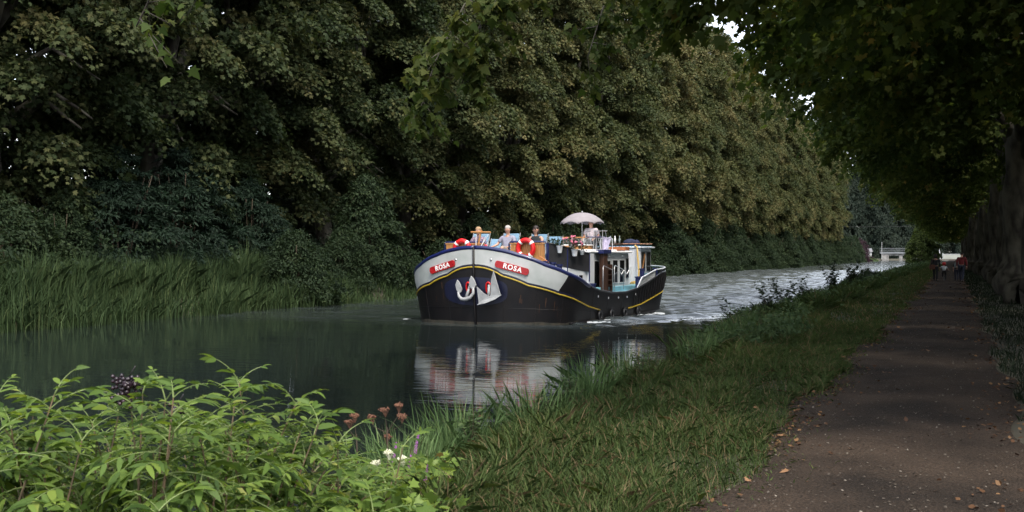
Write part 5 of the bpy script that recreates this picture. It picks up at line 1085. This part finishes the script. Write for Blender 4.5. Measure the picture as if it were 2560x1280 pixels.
# parasol
t = on_boat('parasol', .04, 8.25, 1.62, 'pale pink parasol with scalloped edge over the helmsman', 'parasol'); NP = 8; rows = []
for i in range(9):
    f = i / 8; r_ = []
    for j in range(NP * 6 + 1):
        a_ = 2 * math.pi * j / (NP * 6); u = (j % 6) / 6; sc = math.sin(math.pi * u); rr = .80 * f * (1 - .055 * sc * f); z = 1.97 - .36 * f ** 2.2 + (.035 * sc * f * f)
        r_.append((rr * math.cos(a_ + .2), rr * math.sin(a_ + .2), z))
    rows.append(r_)
rows.append([(x * 1.005, y * 1.005, z - .07 + .045 * math.sin(math.pi * (j % 6) / 6)) for j, (x, y, z) in enumerate(rows[-1])])
o = MB().grid(rows).build('canopy', M_PARA, t, smooth=True); so_ = o.modifiers.new('solid', 'SOLIDIFY'); so_.thickness = .004
MB().tube([(0, 0, 0), (0, 0, 2.0)], .018, 8).build('pole', M_STEEL, t)
for q in range(NP):
    a_ = .2 + 2 * math.pi * q / NP; MB().tube([(.79 * f * math.cos(a_), .79 * f * math.sin(a_), 1.955 - .36 * f ** 2.2) for f in (0.02, .3, .6, .8, .98)], .006, 5).build('rib', M_STEEL, t)
MB().ball((0, 0, 2.0), .025, 6).build('finial', M_STEEL, t)
# flower pots along the black screen
M_PINK = mat('geranium', (.75, .10, .22), .6, scale=30, col2=(.85, .35, .45)); M_POT = mat('pot_white', (.62, .62, .64), .5)
def pot(s, b, z, h_, n, seed, label, flowers=0, w_=.10):
    rng = np.random.default_rng(seed); t = on_boat('flower_pot', s, b, z, label, 'flower pot', 'flower pots along the black screen')
    MB().lathe([(.001, -h_), (w_ * .62, -h_), (w_ * .95, -.02), (w_ * 1.06, -.02), (w_ * 1.06, 0), (w_ * .9, 0), (w_ * .85, -.03), (.001, -.03)], n=14).build('pot', M_POT, t)
    C = rng.normal(size=(n, 3)) * np.array([.085, .085, .06]) + np.array([0, 0, .10]); D = C * np.array([1, 1, .3]) + rng.normal(size=(n, 3)) * .05
    link('foliage', fast_mesh('foliage', leaves_at(C, D, np.array([0, 0, 1.]) + rng.normal(size=(n, 3)) * .6, rng.uniform(.05, .08, n), outline_lobed()), 10, rng.uniform(.3, .9, n), M_SHRUB), t)
    for q in range(flowers):
        f = MB(); c_ = Vector((rng.normal() * .09, rng.normal() * .07 - .04, .17 + rng.uniform(0, .09)))
        for g in range(7): f.ball(c_ + Vector(rng.normal(size=3) * .016), .018, 5)
        f.tube([c_, c_ - Vector((0, 0, .12))], .003, 4); f.build('flower', M_PINK, t)
    return t
pot(1.60, 2.02, 2.38, .12, 60, 1, 'small leafy green plant in front of the empty deck chair')
pot(1.90, 1.98, 2.34, .22, 110, 2, 'leafy green plant in white pot, leftmost of the pots hung on the screen', 1)
pot(2.20, 2.44, 2.24, .22, 120, 3, 'pink geranium in white pot in the middle of the black screen', 6, .11)
pot(2.30, 2.80, 2.20, .14, 70, 4, 'leafy pot at the cabin end of the black screen', 2, .08)
pot(1.98, 2.75, 2.40, .2, 80, 5, 'pink geranium pot behind the middle one', 5)
# things on the cabin roof
ws = on_boat('windscreen', .68, 6.35, 2.22, 'low glass windscreen with varnished top rail on the cabin roof', 'windscreen')
MB().b2((-.66, -.008, .04), (.66, .008, .42)).build('pane', cgm, ws); MB().b2((-.7, -.025, .42), (.7, .025, .46)).build('top_rail', M_TEAK, ws, bevel=.008); MB().b2((-.7, -.02, 0), (.7, .02, .04)).build('bottom_rail', M_STEEL, ws)
for x in (-.68, -.23, .22, .68): MB().b2((x - .012, -.015, .04), (x + .012, .015, .42)).build('post', M_STEEL, ws)
hb_ = on_boat('skylight', .85, 5.4, 2.245, 'low varnished skylight box on the cabin roof', 'skylight'); MB().b2((-.6, -.35, 0), (.6, .35, .13)).build('box', M_TEAK, hb_, bevel=.01); MB().b2((-.64, -.38, .13), (.64, .38, .16)).build('lid', M_ROOF, hb_, bevel=.01)
tw = MB(); tw.grid([[(-.17 + .34 * i / 8 * (1 - .45 * f), .01 + .02 * math.sin(i * 1.4 + f), .40 - .42 * f) for i in range(9)] for f in np.linspace(0, 1, 7)]); tw.grid([[(-.17 + .34 * i / 8, -.03 + .05 * math.sin(math.pi * f), .40 + .02 * math.sin(math.pi * f)) for i in range(9)] for f in (0, .5, 1)])
o = tw.build('towel', cloth('lilac_cloth', (.42, .38, .52)), smooth=True); o.location = bw(2.02, 5.6, 2.22); o.rotation_euler = (0, 0, -BPH); sm_ = o.modifiers.new('solid', 'SOLIDIFY'); sm_.thickness = .01; tag(o, 'pale lilac towel draped over a low rail at the roof edge', 'towel')
rl = MB().tube([(1.80, 5.61, 2.2), (1.80, 5.61, 2.60), (2.22, 5.61, 2.60), (2.22, 5.61, 2.2)], .014, 6).build('roof_hoop', M_STEEL, boat)
MB().b2((1.62, 6.75, 2.21), (2.26, 7.15, 2.34)).build('roof_locker', mat('orange_varnish', (.30, .10, .035), .4), boat, bevel=.015)
tb = on_boat('table', 1.40, 7.72, 1.62, 'small dark table with bottles behind the cabin roof', 'table'); MB().b2((-.35, -.12, .80), (.35, .12, .84)).build('table_top', M_DWOOD, tb); 
for sx_ in (-1, 1):
    for sy_ in (-1, 1): MB().tube([(sx_ * .3, sy_ * .09, 0), (sx_ * .3, sy_ * .09, .80)], .014, 6).build('leg', M_BLK, tb)
M_BOT = mat('bottle_glass', (.25, .3, .28), .15)
for q, (dx, lb) in enumerate([(-.05, 'slim bottle on the table, leftmost of three'), (.10, 'slim bottle on the table, middle of three'), (.26, 'slim bottle on the table, rightmost of three')]):
    o = MB().lathe([(.001, 0), (.035, 0), (.035, .16), (.013, .21), (.013, .27), (.001, .27)], n=10).build('bottle', M_BOT if q != 1 else M_ROOF, smooth=True); o.location = bw(1.40 + dx, 7.71 + .03 * q, 1.62 + .843); tag(o, lb, 'bottle', 'bottles on the small table')
def bicycle(s, b, z, label, rz, sc_=1.0, loc=None, tyre=M_BLK, fr=M_BLK, group='bicycles on the boat'):
    t = on_boat('bicycle', s, b, z, label, 'bicycle', group, rz) if loc is None else empty('bicycle', loc, rz, label, 'bicycle'); t.scale = (sc_,) * 3
    for x in (-.52, .52):
        w_ = MB().tube([(x + .32 * math.cos(a), 0, .34 + .32 * math.sin(a)) for a in np.linspace(0, 2 * math.pi, 29)[:-1]], .02, 8, closed=True).build('wheel', tyre, t, smooth=True)
        sp = MB()
        for q in range(10): a = q * math.pi / 5; sp.tube([(x, 0, .34), (x + .31 * math.cos(a), 0, .34 + .31 * math.sin(a))], .003, 3)
        sp.build('spokes', M_CHROME, w_)
    f = MB(); BB = (-.08, 0, .30); ST = (-.2, 0, .82); HT = (.36, 0, .82); HBt = (.40, 0, .66)
    for a, c in ((BB, ST), (ST, HT), (BB, HBt), (BB, (-.52, 0, .34)), (ST, (-.52, 0, .34)), (HT, (.52, 0, .34))): f.tube([a, c], .016, 6)
    f.build('frame', fr, t); MB().tube([(.36, -.26, .98), (.34, 0, 1.0), (.36, .26, .98)], .013, 6).tube([(.34, 0, 1.0), HT], .013, 6).build('handlebar', M_BLK, t)
    MB().ball((-.21, 0, .9), .1, 8, (1.3, .7, .35)).build('saddle', M_BLK, t, smooth=True); MB().tube([(-.08, -.1, .14), (-.08, -.08, .14), (-.08, -.06, .3), (-.08, .06, .3), (-.08, .08, .46), (-.08, .1, .46)], .01, 5).build('crank', M_CHROME, t); return t
bicycle(.75, 8.36, 1.60, 'black bicycle leaning behind the cabin, nearer one', .05); bicycle(.85, 8.55, 1.60, 'black bicycle in front of the wheelhouse, farther one', -.03)
cv = MB().ball((0, 0, 0), .2, 10, (1.3, 1, .7)).ball((.22, .05, -.02), .13, 8).build('covered_gear', cloth('navy_cover', (.012, .018, .05)), smooth=True); cv.location = bw(1.62, 8.95, 2.50); tag(cv, 'bundled dark blue cover lying on the wheelhouse roof edge', 'cover')
hs_ = MB().tube([(1.9, 8.66, 2.40), (2.0, 8.63, 2.34), (2.03, 8.6, 2.0), (2.12, 8.5, 1.5), (2.16, 8.3, 1.12)], .03, 8)
hs_.tube([(2.12 + (.17 - .002 * q) * math.cos(q * .5), 8.05 + (.17) * math.sin(q * .5), 1.05 + q * .0016) for q in range(44)], .026, 6)
o = hs_.build('hose', mat('yellow_hose', (.55, .36, .10), .6), smooth=True); 
for v in o.data.vertices: p = bw(*v.co); v.co = p
tag(o, 'yellow hose hanging down the wheelhouse front and coiled on the deck box', 'hose')

# ---- family walking on the towpath
def walker(x, y, rz, label, shirt, trousers, hair, h_=1.65, stride=.16, **kw):
    J = dict(pelvis=(0, 0, .93), waist=(0, 0, 1.06), chest=(0, -.01, 1.28), neck=(0, -.01, 1.44), head=(0, -.02, 1.58)); st = stride
    for sd_, q in (('L', -1), ('R', 1)): J.update({'shoulder' + sd_: (q * .19, 0, 1.36), 'elbow' + sd_: (q * .24, .04 * q, 1.10), 'wrist' + sd_: (q * .24, .10 * q - .06, .86), 'hip' + sd_: (q * .09, 0, .88), 'knee' + sd_: (q * .09, -st * q * .5 - .03, .48), 'ankle' + sd_: (q * .08, st * q * -1 + .03, .08), 'toe' + sd_: (q * .09, st * q * -1 - .12, .03)})
    J.update(kw.pop('J', {})); return person((x, y, .012), rz, label, J, shirt, trousers, hair, scale=h_ / 1.70, **kw)
DK = cloth('dark_coat', (.010, .011, .014)); DJ = cloth('dark_jeans', (.018, .022, .04)); HD = MATS['dark_hair']
wmn = walker(-1.06, 74.5, math.pi, 'walking woman in dark coat with a brown shoulder bag on the left of the family', DK, DK, HD, 1.66, sleeve=.9, hair_long=True)
bag = MB().b2((-.16, -.06, -.14), (.16, .06, .14)).tube([(-.15, 0, .13), (.05, .02, .42), (.16, 0, .55)], .012, 5).build('shoulder_bag', cloth('brown_bag', (.09, .035, .02)), bevel=.03); bag.location = (-1.25, 74.35, .88); bag.rotation_euler = (0, 0, .3); tag(bag, 'brown bag hanging at the hip of the walking woman', 'bag')
cy_ = bicycle(0, 0, 0, 'small child bicycle ridden by the child in the red helmet', R(94), .56, (-.58, 76.6, .012), group=None)
CJ = dict(pelvis=(0, .06, .90), waist=(0, 0, 1.02), chest=(0, -.08, 1.22), neck=(0, -.10, 1.38), head=(0, -.12, 1.52))
for sd_, q in (('L', -1), ('R', 1)): CJ.update({'shoulder' + sd_: (q * .19, -.08, 1.30), 'elbow' + sd_: (q * .33, -.25, 1.12), 'wrist' + sd_: (q * .38, -.48, 1.02), 'hip' + sd_: (q * .10, .03, .86), 'knee' + sd_: (q * .15, -.28, .62 + q * .08), 'ankle' + sd_: (q * .15, -.08, .22 + q * .16), 'toe' + sd_: (q * .15, -.22, .18 + q * .16)})
person((-.58, 76.45, .02), math.pi, 'child in white T-shirt and red helmet riding a small bicycle', CJ, cloth('child_tee', (.55, .58, .62)), DK, HD, scale=.66)
hm = MB().ball((0, 0, 0), .125, 10, (1, 1.15, .85)).build('helmet', M_RED, smooth=True); hm.location = (-.58, 76.52, 1.06); tag(hm, 'red cycling helmet on the child', 'helmet')
boy = walker(.14, 75.6, math.pi, 'boy in dark clothes carrying a pale backpack beside the man in red', DK, DJ, HD, 1.30, sleeve=.6)
bpk = MB().b2((-.13, -.07, -.18), (.13, .07, .18)).build('backpack', cloth('pale_pack', (.30, .33, .34), (.05, .06, .07), 7), bevel=.05); bpk.location = (.14, 75.44, .98); tag(bpk, 'pale backpack on the back of the boy', 'backpack')
walker(.42, 73.2, math.pi - .15, 'tall man in red shirt and dark jeans with bowed head, right of the boy', cloth('red_shirt', (.16, .018, .02)), DJ, HD, 1.80, sleeve=.9, J=dict(neck=(.0, -.07, 1.42), head=(.0, -.16, 1.53), chest=(0, -.03, 1.27)), stride=.20)

# ---- bow wave and wake foam
M_FOAM = mat('foam', (.45, .48, .50), .6, scale=9, col2=(.75, .78, .80), bump=.5)
def foam(name, label, pts, w_, seed):
    rng = np.random.default_rng(seed); mb = MB(); pts = [Vector(p) for p in pts]
    for i in range(len(pts) - 1):
        a, c = pts[i], pts[i + 1]; n = max(2, int((c - a).length / .028))
        for q in range(n):
            p = a.lerp(c, rng.random()); d = (c - a).normalized(); nn = Vector((-d.y, d.x, 0)); o_ = p + nn * rng.normal() * w_ * .4; mb.ball((o_.x, o_.y, WZ + .012), rng.uniform(.02, .06), 5, (1.8, 2.8, .5))
    o = mb.build(name, M_FOAM, smooth=True); return tag(o, label, 'foam', kind='stuff')
foam('bow_foam', 'small white bow wave at the left foot of the hull', [bw(-2.66, 1.1), bw(-2.85, 1.05), bw(-3.1, 1.2)], .07, 3)
foam('wake_foam', 'thin foam line trailing off the near side of the hull', [bw(2.75, 2.2), bw(2.95, 3.2), bw(3.1, 5.0), bw(3.0, 7.5), bw(2.6, 9.5)], .42, 4)
foam('wake_foam', 'broken foam crest of the wake on the towpath side of the boat', [bw(2.85, 1.9), bw(3.7, 2.7), bw(4.6, 4.2), bw(5.8, 6.6), bw(6.8, 9.0)], .10, 5)
foam('wake_foam', 'second thin foam crest behind the first on the towpath side', [bw(3.0, 3.6), bw(4.0, 4.9), bw(5.2, 7.2), bw(6.2, 9.6)], .08, 6)
